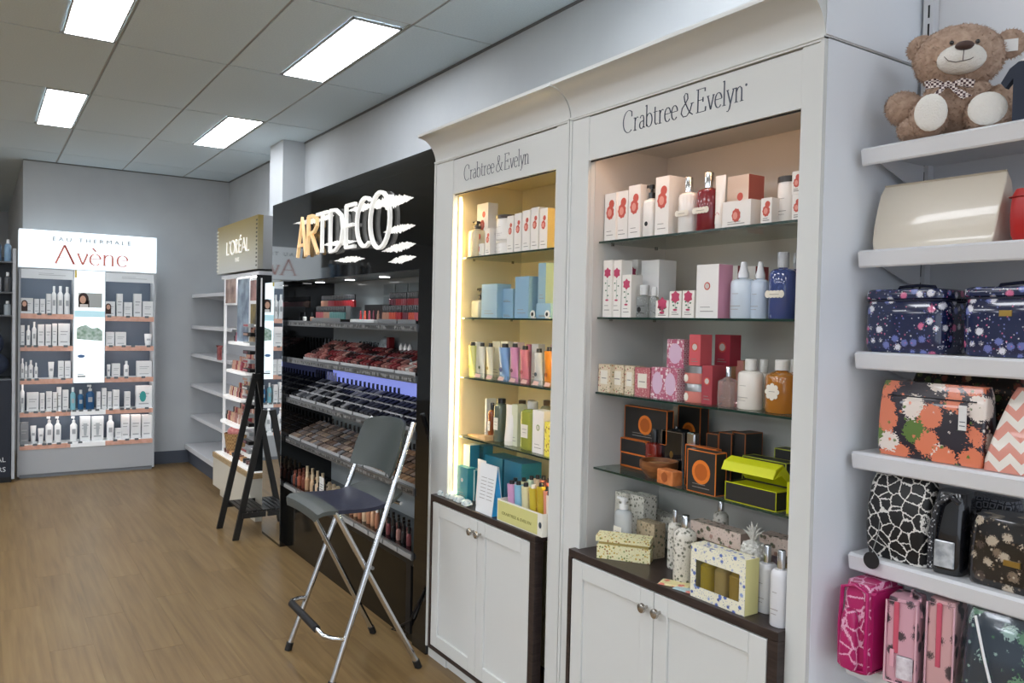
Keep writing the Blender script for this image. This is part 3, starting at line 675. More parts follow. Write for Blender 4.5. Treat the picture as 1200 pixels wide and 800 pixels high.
# ================================================================== BACKLIT SKINCARE DISPLAY AT THE BACK WALL
YV = 8.70
def VX(px, z=1.4, y=YV): return xs(px, y, z)
def VZ(py, px=100, y=YV): return ony(px, py, y).z
GREYM = mat('display_grey', 'b3b7bb', .45); SLATE = mat('display_slate', '5d6876', .6)
PEACH = pat('peach_rail', 'streak', ['e9b9a6', 'dca690'], 25, .4)
GLOW = mat('backlit_white', 'f3fbff', .4, emit=.72, ecol='eaf6ff')
av = thing('skincare_display', 'white backlit pharmacy skincare display with peach shelf edges against the back wall', 'display unit', ((.29+1.46)/2, YV, 0), 0)
vc = .875
def bV(b, x0, x1, y0, y1, z0, z1): return b.box(x0-vc, x1-vc, y0-YV, y1-YV, z0, z1)
b = B(); bV(b, .29, 1.463, YV-.01, 8.94, 1.965, 2.318); obj('header_sign', b, GLOW, av)
b = B(); bV(b, .288, 1.466, YV-.016, 8.94, 1.955, 1.9655); obj('header_rail', b, GREYM, av)
b = B(); bV(b, .288, .305, YV-.004, 8.94, .02, 1.955); obj('side_panel', b, GREYM, av)
b = B(); bV(b, 1.446, 1.463, YV-.004, 8.94, .02, 1.955); obj('side_panel', b, GREYM, av)
b = B(); bV(b, .305, 1.446, 8.925, 8.94, .30, 1.955); obj('back_panel', b, SLATE, av)
b = B(); bV(b, .305, 1.446, YV, 8.925, .035, .292); obj('base', b, GREYM, av)
b = B(); bV(b, .305, 1.446, YV+.012, 8.925, .0, .035); obj('plinth', b, mat('plinth_grey', '7d8288', .5), av)
b = B(); bV(b, .734, .745, YV+.0, 8.925, .88, 1.955); obj('divider', b, GREYM, av)
b = B(); bV(b, 1.0, 1.01, YV+.0, 8.925, .88, 1.955); obj('divider', b, GREYM, av)
for a, c_ in ((.308, .73), (1.013, 1.44)):
    b = B(); bV(b, a, c_, YV+.004, YV+.02, 1.865, 1.95); s_ = obj('sub_header', b, mat('sub_header', 'd5dadd', .4, emit=.15), av)
    b = B(); bV(b, a+.14, c_-.06, YV+.0032, YV+.0042, 1.9, 1.904); bV(b, a+.14, c_-.16, YV+.0032, YV+.0042, 1.915, 1.918); obj('fine_print', b, mat('pale_print', 'a5abb0', .6), s_)
    b = B(); bV(b, a+.01, c_-.01, YV+.03, YV+.045, 1.868, 1.875); obj('led_strip', b, mat('led_cool', 'ffffff', .5, emit=13), av)
shz = {}
for col, px, rows in (('l', 60, (368, 405.5, 444)), ('r', 150, (371, 405.5, 442))):
    a, c_ = ((.305, .734) if col == 'l' else (1.01, 1.446))
    for k, py in enumerate(rows):
        z = VZ(py, px); shz[col, k] = z+.002
        b = B(); bV(b, a, c_, YV+.002, 8.925, z-.012, z); s_ = obj('shelf', b, mat('shelf_lit_white', 'f2f4f4', .35), av)
        b = B(); bV(b, a, c_, YV-.008, YV+.002, z-.045, z+.002); obj('shelf_edge', b, PEACH, s_)
        b = B(); bV(b, a+.01, c_-.01, YV+.02, YV+.03, z-.02, z-.0125); obj('led_strip', b, MC['led_cool'], s_)
for k, py in enumerate((480.5, 517.5)):
    z = VZ(py, 100); shz['w', k] = z+.002
    b = B(); bV(b, .305, 1.446, YV+.002, 8.925, z-.012, z); s_ = obj('shelf', b, MC['shelf_lit_white'], av)
    b = B(); bV(b, .305, .72, YV-.008, YV+.002, z-.045, z-.002); obj('shelf_edge', b, PEACH, s_)
    b = B(); bV(b, .72, 1.02, YV-.008, YV+.002, z-.045, z-.002); obj('shelf_edge', b, mat('edge_white', 'eef1f2', .35, emit=.15), s_, label='white middle section of the shelf edge')
    b = B(); bV(b, 1.02, 1.446, YV-.008, YV+.002, z-.045, z-.002); obj('shelf_edge', b, PEACH, s_)
    if k == 0: 
        b = B(); bV(b, .32, 1.43, YV+.02, YV+.03, z-.02, z-.0125); obj('led_strip', b, MC['led_cool'], s_)
# lettering of the header
RED = mat('sign_red', 'd07a6a', .5, emit=.15); GREYT = mat('sign_grey', '7d868b', .5)
pa = ony(63, 308, YV); pb = ony(150, 312, YV); pt = ony(75, 287, YV)
b = serif_text('Avène', pb.x-pa.x, (pt.z-pa.z)*1.0, thick=.046, thin=.014); b.xf(Matrix.Translation((pa.x-vc, -.0115, pa.z-.003))); obj('lettering', b, RED, av)
me = font_mesh('E A U   T H E R M A L E', .055, m=GREYT, sx=1.0); o = link('lettering', me, av, (0, -.012, 0))
mw = max(v.co.x for v in me.vertices); pa = ony(61, 282, YV); pb = ony(153, 288, YV); o.scale[0] = (pb.x-pa.x)/mw; o.location = (pa.x-vc, -.012, pa.z)
# poster
pz0, pz1, px0, px1 = .885, 1.957, .741, 1.000; YP = 8.66
pp = obj('poster', B().box(px0-vc, px1-vc, YP-YV, YP-YV+.036, pz0, pz1), mat('poster_lit', 'eef7fa', .35, emit=.7), av)
def flat(nm, b, m, y=YP-YV-.0006): b.xf(Matrix.Translation((px0-vc, y, pz0))); return obj(nm, b, m, pp)
flat('photo_background', B().quad(.03, .235, .72, .86, 0), mat('p_bg', 'b9bdba', .5))
b = B().disc(.075, .80, .045, .062, 0, 16); b.quad(.035, .125, .725, .79, 0); flat('hair', b, mat('p_hair', '3d2a26', .5), YP-YV-.001)
flat('face', B().disc(.07, .795, .026, .038, 0, 14), mat('p_skin', 'd9ab92', .5), YP-YV-.0014)
flat('shoulder', B().quad(.045, .115, .72, .752, 0), mat('p_cloth', 'e8e4e0', .5), YP-YV-.0016)
flat('sea', B().quad(.0, .259, .63, .69, 0), mat('p_sea', 'b7dbe4', .5, emit=.4))
hill = [(.02, .42), (.24, .40), (.24, .5), (.2, .53), (.15, .52), (.1, .555), (.05, .54), (.02, .52)]
flat('coast', B().add([(a, 0, c) for a, c in hill], [tuple(range(8))]), pat('p_hills', 'streak', ['8fb39b', 'd6e6e0'], 30, .5))
flat('blue_mark', B().disc(.06, .255, .032, .016, 0, 14), mat('p_blue', '5d7fb0', .5))
b = B().quad(.03, .10, .055, .068, 0).quad(.03, .085, .08, .086, 0); flat('fine_print', b, mat('p_dark', '4a4f55', .5))
b = B().quad(.0, .018, 1.0, 1.072, 0); flat('yellow_tab', b, mat('p_yellow', 'e6cf6a', .5))
# stock
def vitem(nm, label, cat, kind, p0, p1, py, key, col=None, y=8.745, d=.06, grp=None, wz=None):
    z = shz[key]+.0006; x0, x1 = VX(p0, z, y), VX(p1, z, y); lo_, hi_ = {'l': (.307, .732), 'r': (1.012, 1.444), 'w': (.307, 1.444)}[key[0]]; x0 = max(x0, lo_); x1 = min(x1, hi_+.003); h = VZ(py, (p0+p1)/2, y)-z; wd = max(x1-x0-.004, .02); h = max(h, .03)
    d = min(d, wd*1.2) if kind != 'carton' else d
    m = mat('vp_'+(col or 'e6e8e8'), col or 'e6e8e8', .4); cap = mat('vcap', 'dfe2e3', .35)
    t = thing(nm, label, cat, ((x0+x1)/2, y+d/2, z), 0, grp); g = mat('v_print', 'a9adb0', .6)
    if kind == 'carton':
        obj('carton', B().box(-wd/2, wd/2, -d/2, d/2, 0, h), m, t)
        b = B().quad(-wd*.32, wd*.32, h*.62, h*.66, -d/2-.0006).quad(-wd*.32, wd*.2, h*.5, h*.53, -d/2-.0006).quad(-wd*.32, wd*.3, h*.15, h*.2, -d/2-.0006)
        obj('print', b, g, t)['kind'] = 'stuff'
    elif kind == 'tube':
        obj('cap', B().lathe([(wd*.36, 0), (wd*.36, h*.18)], 14), cap, t)
        rg = []
        for i in range(5):
            q = i/4; rx = wd*(.38+.1*q); ry = wd*.36*(1-q)+.002
            rg.append([(rx*math.cos(2*PI*k/14), ry*math.sin(2*PI*k/14), h*(.18+.82*q)) for k in range(14)])
        b = B().loft(rg); b.sm = True; obj('body', b, m, t)
        obj('print', B().quad(-wd*.22, wd*.22, h*.45, h*.6, -wd*.34), g, t)
    else:
        r = wd/2; sh = .74 if kind == 'pump' else .8
        obj('body', B().lathe([(r*.95, 0), (r, .004), (r, h*(sh-.1)), (r*.5, h*sh-.003), (r*.4, h*sh)], 16, pw=2.6, sy=.8), m, t)
        if kind == 'pump':
            c_ = obj('pump', B().lathe([(r*.42, 0), (r*.42, h*.1), (r*.12, h*.1), (r*.12, h*.2)], 12, c=(0, 0, h*sh)), cap, t)
            obj('nozzle', B().box(-r*.7, r*.25, -r*.2, r*.2, h*(sh+.18), h), cap, c_)
        else: obj('cap', B().lathe([(r*.5, 0), (r*.48, h*(1-sh))], 14, c=(0, 0, h*sh)), cap, t)
        obj('print', B().quad(-wd*.25, wd*.25, h*.3, h*.5, -r*.805), g, t)
    return t
AV = [
 ('l', 0, 'top left shelf', [('carton', 24, 39, 349, 'portrait carton'), ('carton', 40, 46, 350), ('carton', 46.5, 53, 350), ('carton', 54, 60, 344), ('bottle', 60, 66.5, 335), ('bottle', 67, 74.5, 335), ('bottle', 75, 82.5, 336)]),
 ('l', 1, 'second left shelf', [('carton', 24, 29, 381), ('bottle', 30.5, 36, 381), ('bottle', 37, 43, 377), ('carton', 44, 52, 380), ('carton', 53, 60, 380), ('carton', 61, 67, 379), ('carton', 68, 82, 379)]),
 ('l', 2, 'third left shelf', [('bottle', 24, 28.5, 420), ('bottle', 28.6, 32.5, 424), ('bottle', 33, 39, 422), ('bottle', 40, 44.5, 425), ('tube', 56, 64, 424), ('carton', 68, 75, 423), ('carton', 75.5, 83, 423)]),
 ('r', 0, 'top right shelf', [('carton', 124, 135, 353, 'portrait carton'), ('carton', 136.5, 144, 344), ('carton', 145, 155, 354), ('carton', 156.5, 166, 344), ('carton', 167, 180, 353)]),
 ('r', 1, 'second right shelf', [('carton', 124, 134, 389), ('carton', 135, 148, 389), ('tube', 169, 179, 391)]),
 ('r', 2, 'third right shelf', [('tube', 125, 130, 427), ('carton', 131, 141, 426), ('bottle', 145, 151.5, 423), ('carton', 160, 178, 423)]),
 ('w', 0, 'wide upper shelf', [('bottle', 23, 29, 450), ('carton', 31, 45.5, 460), ('carton', 46.5, 52.5, 461), ('carton', 54, 61, 459), ('carton', 61.5, 68, 460), ('carton', 66.5, 72, 454), ('carton', 73, 80.5, 457), ('bottle', 82, 89, 454, '7fb8c4'), ('bottle', 91, 98.5, 457, '1e5b86'), ('pump', 100.5, 111, 451, '1a4f7c'),
     ('carton', 113, 118, 459), ('carton', 119, 125, 455), ('carton', 126, 131, 459), ('carton', 132, 140, 457), ('carton', 146, 153, 459), ('carton', 159, 178, 452, 'carton with a teal bottle picture')]),
 ('w', 1, 'lowest shelf', [('carton', 23, 33.5, 495, '8b8f92'), ('tube', 35, 43, 499), ('tube', 44, 52, 502), ('pump', 53, 62.5, 488), ('pump', 63.5, 72, 488), ('pump', 82, 91, 488), ('carton', 93.5, 106, 488, 'carton with pale tube picture, left one,'), ('carton', 107, 121.5, 488, 'carton with pale tube picture, right one,'), ('bottle', 125, 134, 487), ('carton', 135, 143, 502), ('carton', 142, 152, 486), ('carton', 153, 165, 486), ('carton', 166, 178.5, 486)]),
]
for c1, c2, where, items in AV:
    cnt = {}
    for i, it in enumerate(items):
        kind, p0, p1, py = it[:4]; ex = it[4] if len(it) > 4 else None
        col = ex if ex and len(ex) == 6 and ' ' not in ex else None
        cnt[kind] = cnt.get(kind, 0)+1
        nm = {'carton': 'carton', 'bottle': 'bottle', 'tube': 'cream_tube', 'pump': 'pump_bottle'}[kind]; word = nm.replace('_', ' ')
        cw = {'7fb8c4': 'pale blue', '1e5b86': 'dark blue', '1a4f7c': 'large dark blue', '8b8f92': 'grey'}.get(col, 'white')
        n_ = sum(1 for q in items if q[0] == kind)
        lb = ('white %s' % ex if ex and not col else '%s %s' % (cw, word))+((', %s from left,' % ORD[cnt[kind]-1] if n_ > 1 and not (ex and not col) else '')+' on the %s of the skincare display' % where)
        t = vitem(nm, lb, 'box' if kind == 'carton' else ('tube' if kind == 'tube' else 'bottle'), kind, p0, p1, py, (c1, c2), col)
        if ex and 'portrait' in ex:
            b = B().disc(-.02, .09, .026, .034, -.0312, 14).quad(-.045, .005, .02, .075, -.0312); obj('hair', b, MC['p_hair'], t)
            obj('face', B().disc(-.02, .088, .017, .025, -.0316, 12), MC['p_skin'], t)
        if ex and 'teal' in ex: obj('bottle_picture', B().disc(-.01, .11, .03, .055, -.0312, 14), mat('teal_pic', '3a9d9a', .4), t)
        if ex and 'pale tube' in ex: obj('tube_picture', B().add([(-.018, -.0312, .17), (.018, -.0312, .17), (.01, -.0312, .05), (-.01, -.0312, .05)], [(0, 1, 2, 3)]), mat('tube_pic', 'b3b9bc', .4), t)
# little price tags along the shelves
TAGM = mat('price_tag_dark', '6e7477', .5)
for key, pxs in ((('l', 0), (46, 58)), (('l', 1), (26, 34, 42, 59, 77)), (('l', 2), (26, 34, 43, 74)), (('r', 0), (128, 150, 172)), (('r', 1), (130, 145, 156, 174)), (('r', 2), (127, 136, 148, 168)),
                 (('w', 0), (31, 42, 50, 63, 75, 81, 87, 95, 105, 114, 130, 143, 150, 157, 172)), (('w', 1), (26, 41, 52, 58, 69, 82, 94, 135, 149, 160))):
    for p in pxs:
        z = shz[key]; x = VX(p, z, YV-.009); obj('price_tag', B().box(x-vc-.018, x-vc+.018, -.0105, -.0085, z-.012, z+.008), TAGM, av)

# ================================================================== DARK GONDOLA CUT BY THE LEFT EDGE
YG = 8.55
gd = thing('wall_gondola', 'dark navy gondola cut off by the left edge, bottles above', 'display unit', (0, YG, 0), 0)
NAVY = mat('navy_panel', '1c222e', .45)
def bG(b, x0, x1, y0, y1, z0, z1): return b.box(x0, x1, y0-YG, y1-YG, z0, z1)
b = B(); bG(b, -.75, .232, YG, 8.95, .05, .93); obj('base_cabinet', b, NAVY, gd)
b = B(); bG(b, -.75, .236, YG+.02, 8.95, 0, .05); obj('plinth', b, BLACK, gd)
b = B(); bG(b, .238, .262, YG, 8.95, .03, 2.12); obj('side_post', b, GREYM, gd)
b = B(); bG(b, -.75, .238, 8.93, 8.95, .93, 2.06); obj('back_panel', b, mat('gondola_back', '50555a', .5), gd)
zg = [ony(10, py, YG).z for py in (369, 342, 306)]
for z in [.94]+zg:
    b = B(); bG(b, -.75, .238, YG+.01, 8.93, z-.012, z); obj('shelf', b, mat('grey_shelf', '63676b', .4), gd)
tp_ = ony(6.5, 542, YG)
for tx, z in (('AL', tp_.z+.008), ('RS', ony(6.5, 555, YG).z+.02)):
    me = font_mesh(tx, .06, m=mat('white_print', 'd8dce0', .5)); mw = max(v.co.x for v in me.vertices)
    link('lettering', me, gd, (xs(6.5, YG, z)-mw, -.001, z))
for r_, z in enumerate(zg[:3]):
    for i in range(7):
        o = thing('hair_care_bottle', 'slim bottle on the %s shelf of the dark left gondola' % ('lower', 'middle', 'top')[r_], 'bottle', (.20-i*.075, YG+.07, z+.0006), 0, 'bottles on the left gondola, %s shelf' % ('lower', 'middle', 'top')[r_])
        hh = (.12, .17, .19)[r_]; c = ['9aa3a8', '4a4d50', '7fa0bd', '34373a', 'b9bec2', '5b6f86', '8b8f92'][(i*3+r_) % 7]
        link('bottle', cm(('hc', r_), lambda: B().lathe([(.026, 0), (.028, .004), (.028, hh*.75), (.012, hh*.85)], 14), 'bottle', mat('hc_'+c, c, .2, coat=.5)), o)
        link('cap', cm(('hcc', r_), lambda: B().lathe([(.013, 0), (.012, hh*.2)], 10), 'cap', MC['vcap']), o, (0, 0, hh*.85))
o = tag(obj('folded_fabric', B().sphere((0, 0, .13), (.20, .12, .13), 18, 10).sphere((-.1, -.02, .3), (.14, .1, .12), 16, 8).sphere((.06, 0, .32), (.10, .1, .11), 16, 8), pat('navy_fabric', 'streak', ['232a3a', '384258'], 9, .7), loc=(.02, YG+.14, .9406)), 'dark navy folded fabric bundle on the left gondola below the bottles', 'fabric')

# ================================================================== EMPTY WHITE SHELVING IN THE BACK CORNER
em = thing('empty_shelving', 'empty white metal gondola shelving in the back right corner', 'shelving', (1.85, 8.2, 0), W90)
def bE(b, x0, x1, y0, y1, z0, z1): return b.box(8.2-y1, 8.2-y0, x0-1.85, x1-1.85, z0, z1)
b = B(); bE(b, 2.19, 2.228, 7.3, 8.94, .0, 1.85); obj('back_panel', b, METALW, em)
for z in (1.772, 1.447, 1.157, .838, .513):
    b = B(); bE(b, 1.862, 2.19, 7.32, 8.92, z-.012, z); bE(b, 1.85, 1.862, 7.32, 8.92, z-.034, z); s_ = bevel(obj('shelf', b, METALW, em), .002)
    for yy in (7.31, 8.922):
        b = B(); b.prism([(.03, z-.012), (.34, z-.012), (.34, z-.06)], lambda a, c, d: (d, a, c), 8.2-yy-.003, 8.2-yy); obj('bracket', b, METALW, em)
b = B(); bE(b, 1.80, 2.19, 7.3, 8.94, .15, .20); bevel(obj('base_shelf', b, METALW, em), .003)
b = B(); bE(b, 1.84, 2.19, 7.3, 8.94, .0, .15); obj('kick_plate', b, SK, em)

# ================================================================== GOLD-TOPPED MAKE-UP STAND
XL = 1.73
lo = thing('makeup_stand', 'narrow lit make-up stand with gold sign and white wood-edged base', 'display unit', (XL, 6.7, 0), W90)
def bL_(b, x0, x1, y0, y1, z0, z1): return b.box(6.7-y1, 6.7-y0, x0-XL, x1-XL, z0, z1)
GOLD = mat('gold_sign', 'a8935a', .35, metal=.35)
N = GOLD.node_tree.nodes; L = GOLD.node_tree.links
tc = N.new('ShaderNodeTexCoord'); sp = N.new('ShaderNodeSeparateXYZ'); r_ = ramp(N, [(.0, 'b9b7ae'), (.45, 'b8ae8c'), (1, 'a08a4a')])
L.new(tc.outputs['Generated'], sp.inputs[0]); L.new(sp.outputs[2], r_.inputs[0]); L.new(r_.outputs[0], N['Principled BSDF'].inputs['Base Color'])
SILV = mat('silver_panel', 'b4b6b8', .35, metal=.3)
b = B(); bL_(b, XL, XL+.04, 6.10, 7.33, 1.915, 2.32); sg = obj('sign_face', b, GOLD, lo)
b = B(); bL_(b, XL+.04, XL+.42, 6.102, 7.325, 1.915, 2.318); obj('sign_box', b, SILV, lo)
for i in range(12):
    z = 1.935+i*.031
    b = B(); bL_(b, XL-.001, XL+.002, 6.115, 6.15, z, z+.014); obj('slot', b, mat('slot_dark', '4d4834', .5), sg)
    b = B(); bL_(b, XL-.004, XL+.002, 7.29, 7.345, z, z+.012); obj('fin', b, mat('fin_pale', 'd9d6c6', .4), sg)
DECO['L'] = (.44, [[(.04, 1), (.04, 0)], [(.04, .02), (.36, .02)]]); DECO["'"] = (.16, [[(.06, 1.05), (.04, .85)]])
DECO['É'] = (.44, [[(.04, 0), (.04, 1)], [(.04, .98), (.37, .98)], [(.04, .52), (.33, .52)], [(.04, .02), (.37, .02)], [(.16, 1.12), (.27, 1.28)]])
WID = dict(DECO); WID['O'] = (.72, [arc(.32, .5, .31, .52, 0, 360, 26)]); WID['A'] = (.62, [[(.0, 0), (.27, 1), (.54, 0)], [(.1, .32), (.44, .32)]]); WID['R'] = (.5, DECO['R'][1])
pA, pB = onx(264.5, 299, XL-.01), onx(291.5, 288, XL-.01)
b = serif_text("L'ORÉAL", pA.y-pB.y, .105, y=-.006, thick=.075, thin=.06, font=WID, depth=.005); b.xf(Matrix.Translation((6.7-pA.y, 0, pA.z))); obj('lettering', b, mat('sign_letter', 'f2efe6', .3, emit=.3), sg)
me = font_mesh("PARIS", .05, m=MC['sign_letter']); o = link('lettering', me, sg, (6.7-pA.y+.27, -.002, pA.z-.07))
b = B(); bL_(b, XL+.02, XL+.36, 6.12, 7.26, 1.87, 1.9); obj('light_bar', b, METALW, lo)
b = B(); bL_(b, XL+.06, XL+.08, 6.16, 7.2, 1.862, 1.869); obj('led_strip', b, MC['led_cool'], lo)
for yy in (7.14, ): b = B(); bL_(b, XL+.02, XL+.04, yy, yy+.02, .38, 1.87); obj('post', b, mat('post_white', 'ecedee', .3, emit=.12), lo)
b = B(); bL_(b, XL+.34, XL+.36, 6.12, 7.16, .38, 1.87); obj('back_panel', b, mat('stand_back', 'aab0b2', .4), lo)
b = B(); bL_(b, XL+.0, XL+.36, 6.105, 6.12, .38, 1.87); obj('side_panel', b, mat('side_dark', '26282a', .25), lo)
b = B(); bL_(b, XL+.04, XL+.30, 6.13, 6.27, .40, 1.52); obj('black_column', b, mat('column_black', '101113', .2, coat=.4), lo)
b = B(); bL_(b, XL-.045, XL+.36, 6.06, 7.22, .335, .375); obj('wood_edge', b, pat('pale_oak', 'streak', ['a58a63', 'c0a67e'], 12, .45, sc=(1, 1, 6)), lo)
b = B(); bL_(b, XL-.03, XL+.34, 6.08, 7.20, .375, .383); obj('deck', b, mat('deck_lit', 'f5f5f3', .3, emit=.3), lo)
b = B(); bL_(b, XL-.04, XL+.36, 6.065, 7.215, .09, .335); obj('base_box', b, mat('base_cream', 'd8d3c4', .4), lo)
b = B(); bL_(b, XL+.01, XL+.36, 6.10, 7.17, 0, .09); obj('plinth', b, MC['base_cream'], lo)
def lpt(px, z, x=XL+.03): return 6.7-ys(px, z, x)
def lz(py, px, x=XL+.03): return zs(py, x, ys(px, 1.2, x))
for nm, p0, p1, y0, y1, cols in (('picture_card', 265, 276.5, 355, 327, ('c0a596', '6c4e48')), ('picture_card', 279, 292, 400, 327, ('9fb3c2', '5d6b82')), ('picture_card', 294, 305, 352, 328, ('b98a80', '6e4b48')), ('shade_card', 294.5, 305, 380, 356, ('8d7a3c', '2f2c20'))):
    xa = lpt(p0, 1.6); xb = lpt(p1, 1.6); z0, z1 = lz(y0, (p0+p1)/2), lz(y1, (p0+p1)/2)
    f = obj('picture_frame', B().box(xa-.012, xb+.012, .028, .04, z0-.015, z1+.012), MC['post_white'], lo)
    obj(nm, B().box(xa, xb, .024, .028, z0, z1), pat('pic_'+cols[0], 'streak', [cols[0], cols[1]], 9, .4), f)
rr = random.Random(5)
for k, (a, c_, py) in enumerate(((268, 292, 401), (266, 289, 434.5), (263, 283, 465), (260, 282, 495))):
    xa, xb = lpt(a, 1.2, XL+.0), lpt(c_, 1.2, XL+.0); z = zs(py, XL, ys((a+c_)/2, 1.2, XL))
    b = B(); q = [(xa, .02), (xa+.06, -.02), (xb-.1, -.02), (xb, .0), (xb, .25), (xa, .25)]
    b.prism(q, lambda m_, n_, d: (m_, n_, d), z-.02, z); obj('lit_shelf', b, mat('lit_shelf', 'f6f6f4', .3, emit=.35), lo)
    n = 13
    for i in range(n):
        xx = xa+.05+(xb-xa-.12)*i/(n-1); yy = 6.7-xx; c = ['a87870', 'c79d8a', '8d2d3a', 'd8c9bf', '2a2a2c', 'b0707c', 'cbb08e'][rr.randrange(7)]
        for j in range(3):
            if j and rr.random() < .2: continue
            o = thing('cosmetic_tube', 'small make-up item on the %s lit shelf of the gold-signed stand' % ORD[k], 'cosmetic', (XL+.045+j*.055, yy, z+.0006), W90, 'small make-up on lit shelf %s' % ORD[k])
            hh = .075+.03*j; link('body', cm(('mk', j), lambda: B().lathe([(.016, 0), (.016, hh*.6), (.010, hh*.62), (.010, hh)], 8), 'body', mat('mk_'+c, c, .3, coat=.3)), o)
for i in range(15):
    z = 1.47-i*.07; obj('lipstick_holder', B().box(lpt(290.5, 1.2)-.03, lpt(297.5, 1.2), .0, .04, z, z+.028), BLACK if i % 2 else MC['stand_back'], lo)
    obj('lipstick_end', B().box(lpt(290.5, 1.2)-.02, lpt(294.5, 1.2), -.004, .0, z+.006, z+.022), LIPCOL[['rose', 'nude', 'white', 'plum', 'red'][i % 5]], lo)
for k, z in enumerate((.383, )):
    for i in range(10):
        o = thing('powder_pot', 'small pot on the lit wood-edged deck of the gold-signed stand', 'cosmetic', (XL+.05, 7.10-i*.085, z+.0006), W90, 'pots on the lit deck')
        c = ['5b3d3a', '8a5a52', 'c99a6c', '2b2b2e'][i % 4]
        link('pot', cm('pot', lambda: B().lathe([(.026, 0), (.028, .03), (.024, .034)], 14), 'pot', mat('pot_'+c, c, .3)), o)
t = thing('cosmetic_basket', 'wicker tub of pink packets on the stand above its deck', 'basket', (XL+.09, ys(276, .45, XL+.09), .419), W90)
obj('tub', B().lathe([(.075, 0), (.095, .14), (.088, .14), (.07, .01)], 16), pat('wicker', 'check', ['b08c5e', '8d6b42'], 60, .6), t)
obj('packets', B().sphere((0, 0, .15), (.08, .07, .05), 12, 8), pat('pink_packets', 'streak', ['e0a09a', 'c96d70'], 60, .4), t)
t2 = tag(obj('red_shelf_talker', B().cbox(-.055, .055, -.012, .012, 0, .13, .02), pat('dark_red', 'streak', ['7c3b3c', '9c5552'], 30, .5), loc=(1.79, ys(257, 1.13, 1.79), 1.158), rotz=W90), 'small dark red square sign at the edge of the empty shelving', 'sign')

# ================================================================== BLACK LEANING LADDER STAND
BW = pat('black_wood', 'streak', ['151413', '201f1d'], 30, .45, sc=(1, 1, .3))
lad = thing('ladder_stand', 'black wooden ladder stand with a low slatted shelf before the mirror pillar', 'stand', (1.5, 5.87, 0), 0)
def beam(nm, p, q, w_, d_, par=lad, m=BW, rl=(1.5, 5.87, 0)):
    p, q = Vector(p)-Vector(rl), Vector(q)-Vector(rl); t = (q-p).normalized(); s_ = Vector((0, 1, 0)); u = t.cross(s_).normalized(); s_ = u.cross(t).normalized()
    rg = [[c+u*a*w_/2+s_*e*d_/2 for a, e in ((-1, -1), (1, -1), (1, 1), (-1, 1))] for c in (p, q)]
    # flat feet
    if abs(p.z) < .01:
        for v in rg[0]: v -= t*(v.z/t.z)
    return bevel(obj(nm, B().loft(rg), m, par), .002)
beam('front_rail', (1.481, 5.655, 0), (1.662, 5.632, .90), .042, .022)
beam('rear_rail', (1.464, 6.035, 0), (1.705, 6.02, 1.13), .042, .022)
beam('rear_leg', (1.93, 6.035, 0), (1.725, 6.02, 1.13), .040, .022)
beam('hinge_block', (1.69, 6.02, 1.11), (1.74, 6.02, 1.11), .03, .026)
zs_l = .185
for i in range(5):
    x = 1.527+i*.034; obj('slat', B().box(x-1.5, x-1.5+.026, 5.64-5.87, 6.03-5.87, zs_l, zs_l+.014), BW, lad)
obj('shelf_rail', B().box(.02, .182, 5.632-5.87, 5.655-5.87, zs_l-.035, zs_l-.0005), BW, lad)
obj('shelf_rail', B().box(.02, .22, 6.03-5.87, 6.046-5.87, zs_l-.035, zs_l+.012), BW, lad)

# ================================================================== FOLDING BAR STOOL
st = thing('folding_stool', 'tall folding bar stool with chrome tube legs and dark grey plastic seat', 'stool', (1.42, 3.41, 0), 0)
def SP(x, y, z): return (x-1.42, y-3.41, z)
RUB = mat('rubber', '1b1b1c', .6); GP = mat('grey_plastic', '4b504e', .42, bump=(400, .15)); NV = mat('navy_seat', '23263a', .38, bump=(500, .2))
for nm, pts in (('long_leg', [(1.222, 3.16, .012), (1.60, 3.19, 1.10)]), ('long_leg', [(1.205, 3.655, .012), (1.595, 3.625, 1.08)]),
                ('short_leg', [(1.640, 3.18, .012), (1.275, 3.205, .69), (1.25, 3.21, .735)]), ('short_leg', [(1.628, 3.65, .012), (1.285, 3.615, .66), (1.25, 3.61, .735)])):
    lg = obj(nm, B().tube([SP(*p) for p in pts], .0125, 12), CHROME, st)
    p = Vector(SP(*pts[0])); q = Vector(SP(*pts[1])); d = (q-p).normalized(); p = p-d*.004
    obj('foot_cap', B().tube([p-Vector((0, 0, .008)), p+d*.03], .0165, 12), RUB, lg)
for y0_, y1_, cx, cz in ((3.172, 3.2, 1.40, .49), (3.64, 3.62, 1.37, .50)):
    obj('pivot_bolt', B().tube([SP(cx, y0_-.02, cz), SP(cx, y0_+.02, cz)], .008, 8), STEEL, st)
obj('footrest', B().tube([SP(1.295, 3.648, .235), SP(1.25, 3.65, .238), SP(1.212, 3.635, .238), SP(1.20, 3.60, .238), SP(1.20, 3.25, .228), SP(1.205, 3.20, .222), SP(1.235, 3.168, .215), SP(1.292, 3.166, .20)], .0105, 12), CHROME, st)
obj('footrest_grip', B().tube([SP(1.20, 3.60, .238), SP(1.20, 3.27, .229)], .0165, 14), RUB, st)
obj('cross_tube', B().tube([SP(1.545, 3.19, .745), SP(1.50, 3.62, .745)], .008, 10), CHROME, st)
prof = [(1.168, .722), (1.172, .740), (1.19, .750), (1.215, .753), (1.26, .752), (1.32, .749), (1.38, .747), (1.43, .749), (1.48, .755), (1.52, .768), (1.555, .782), (1.585, .787)]
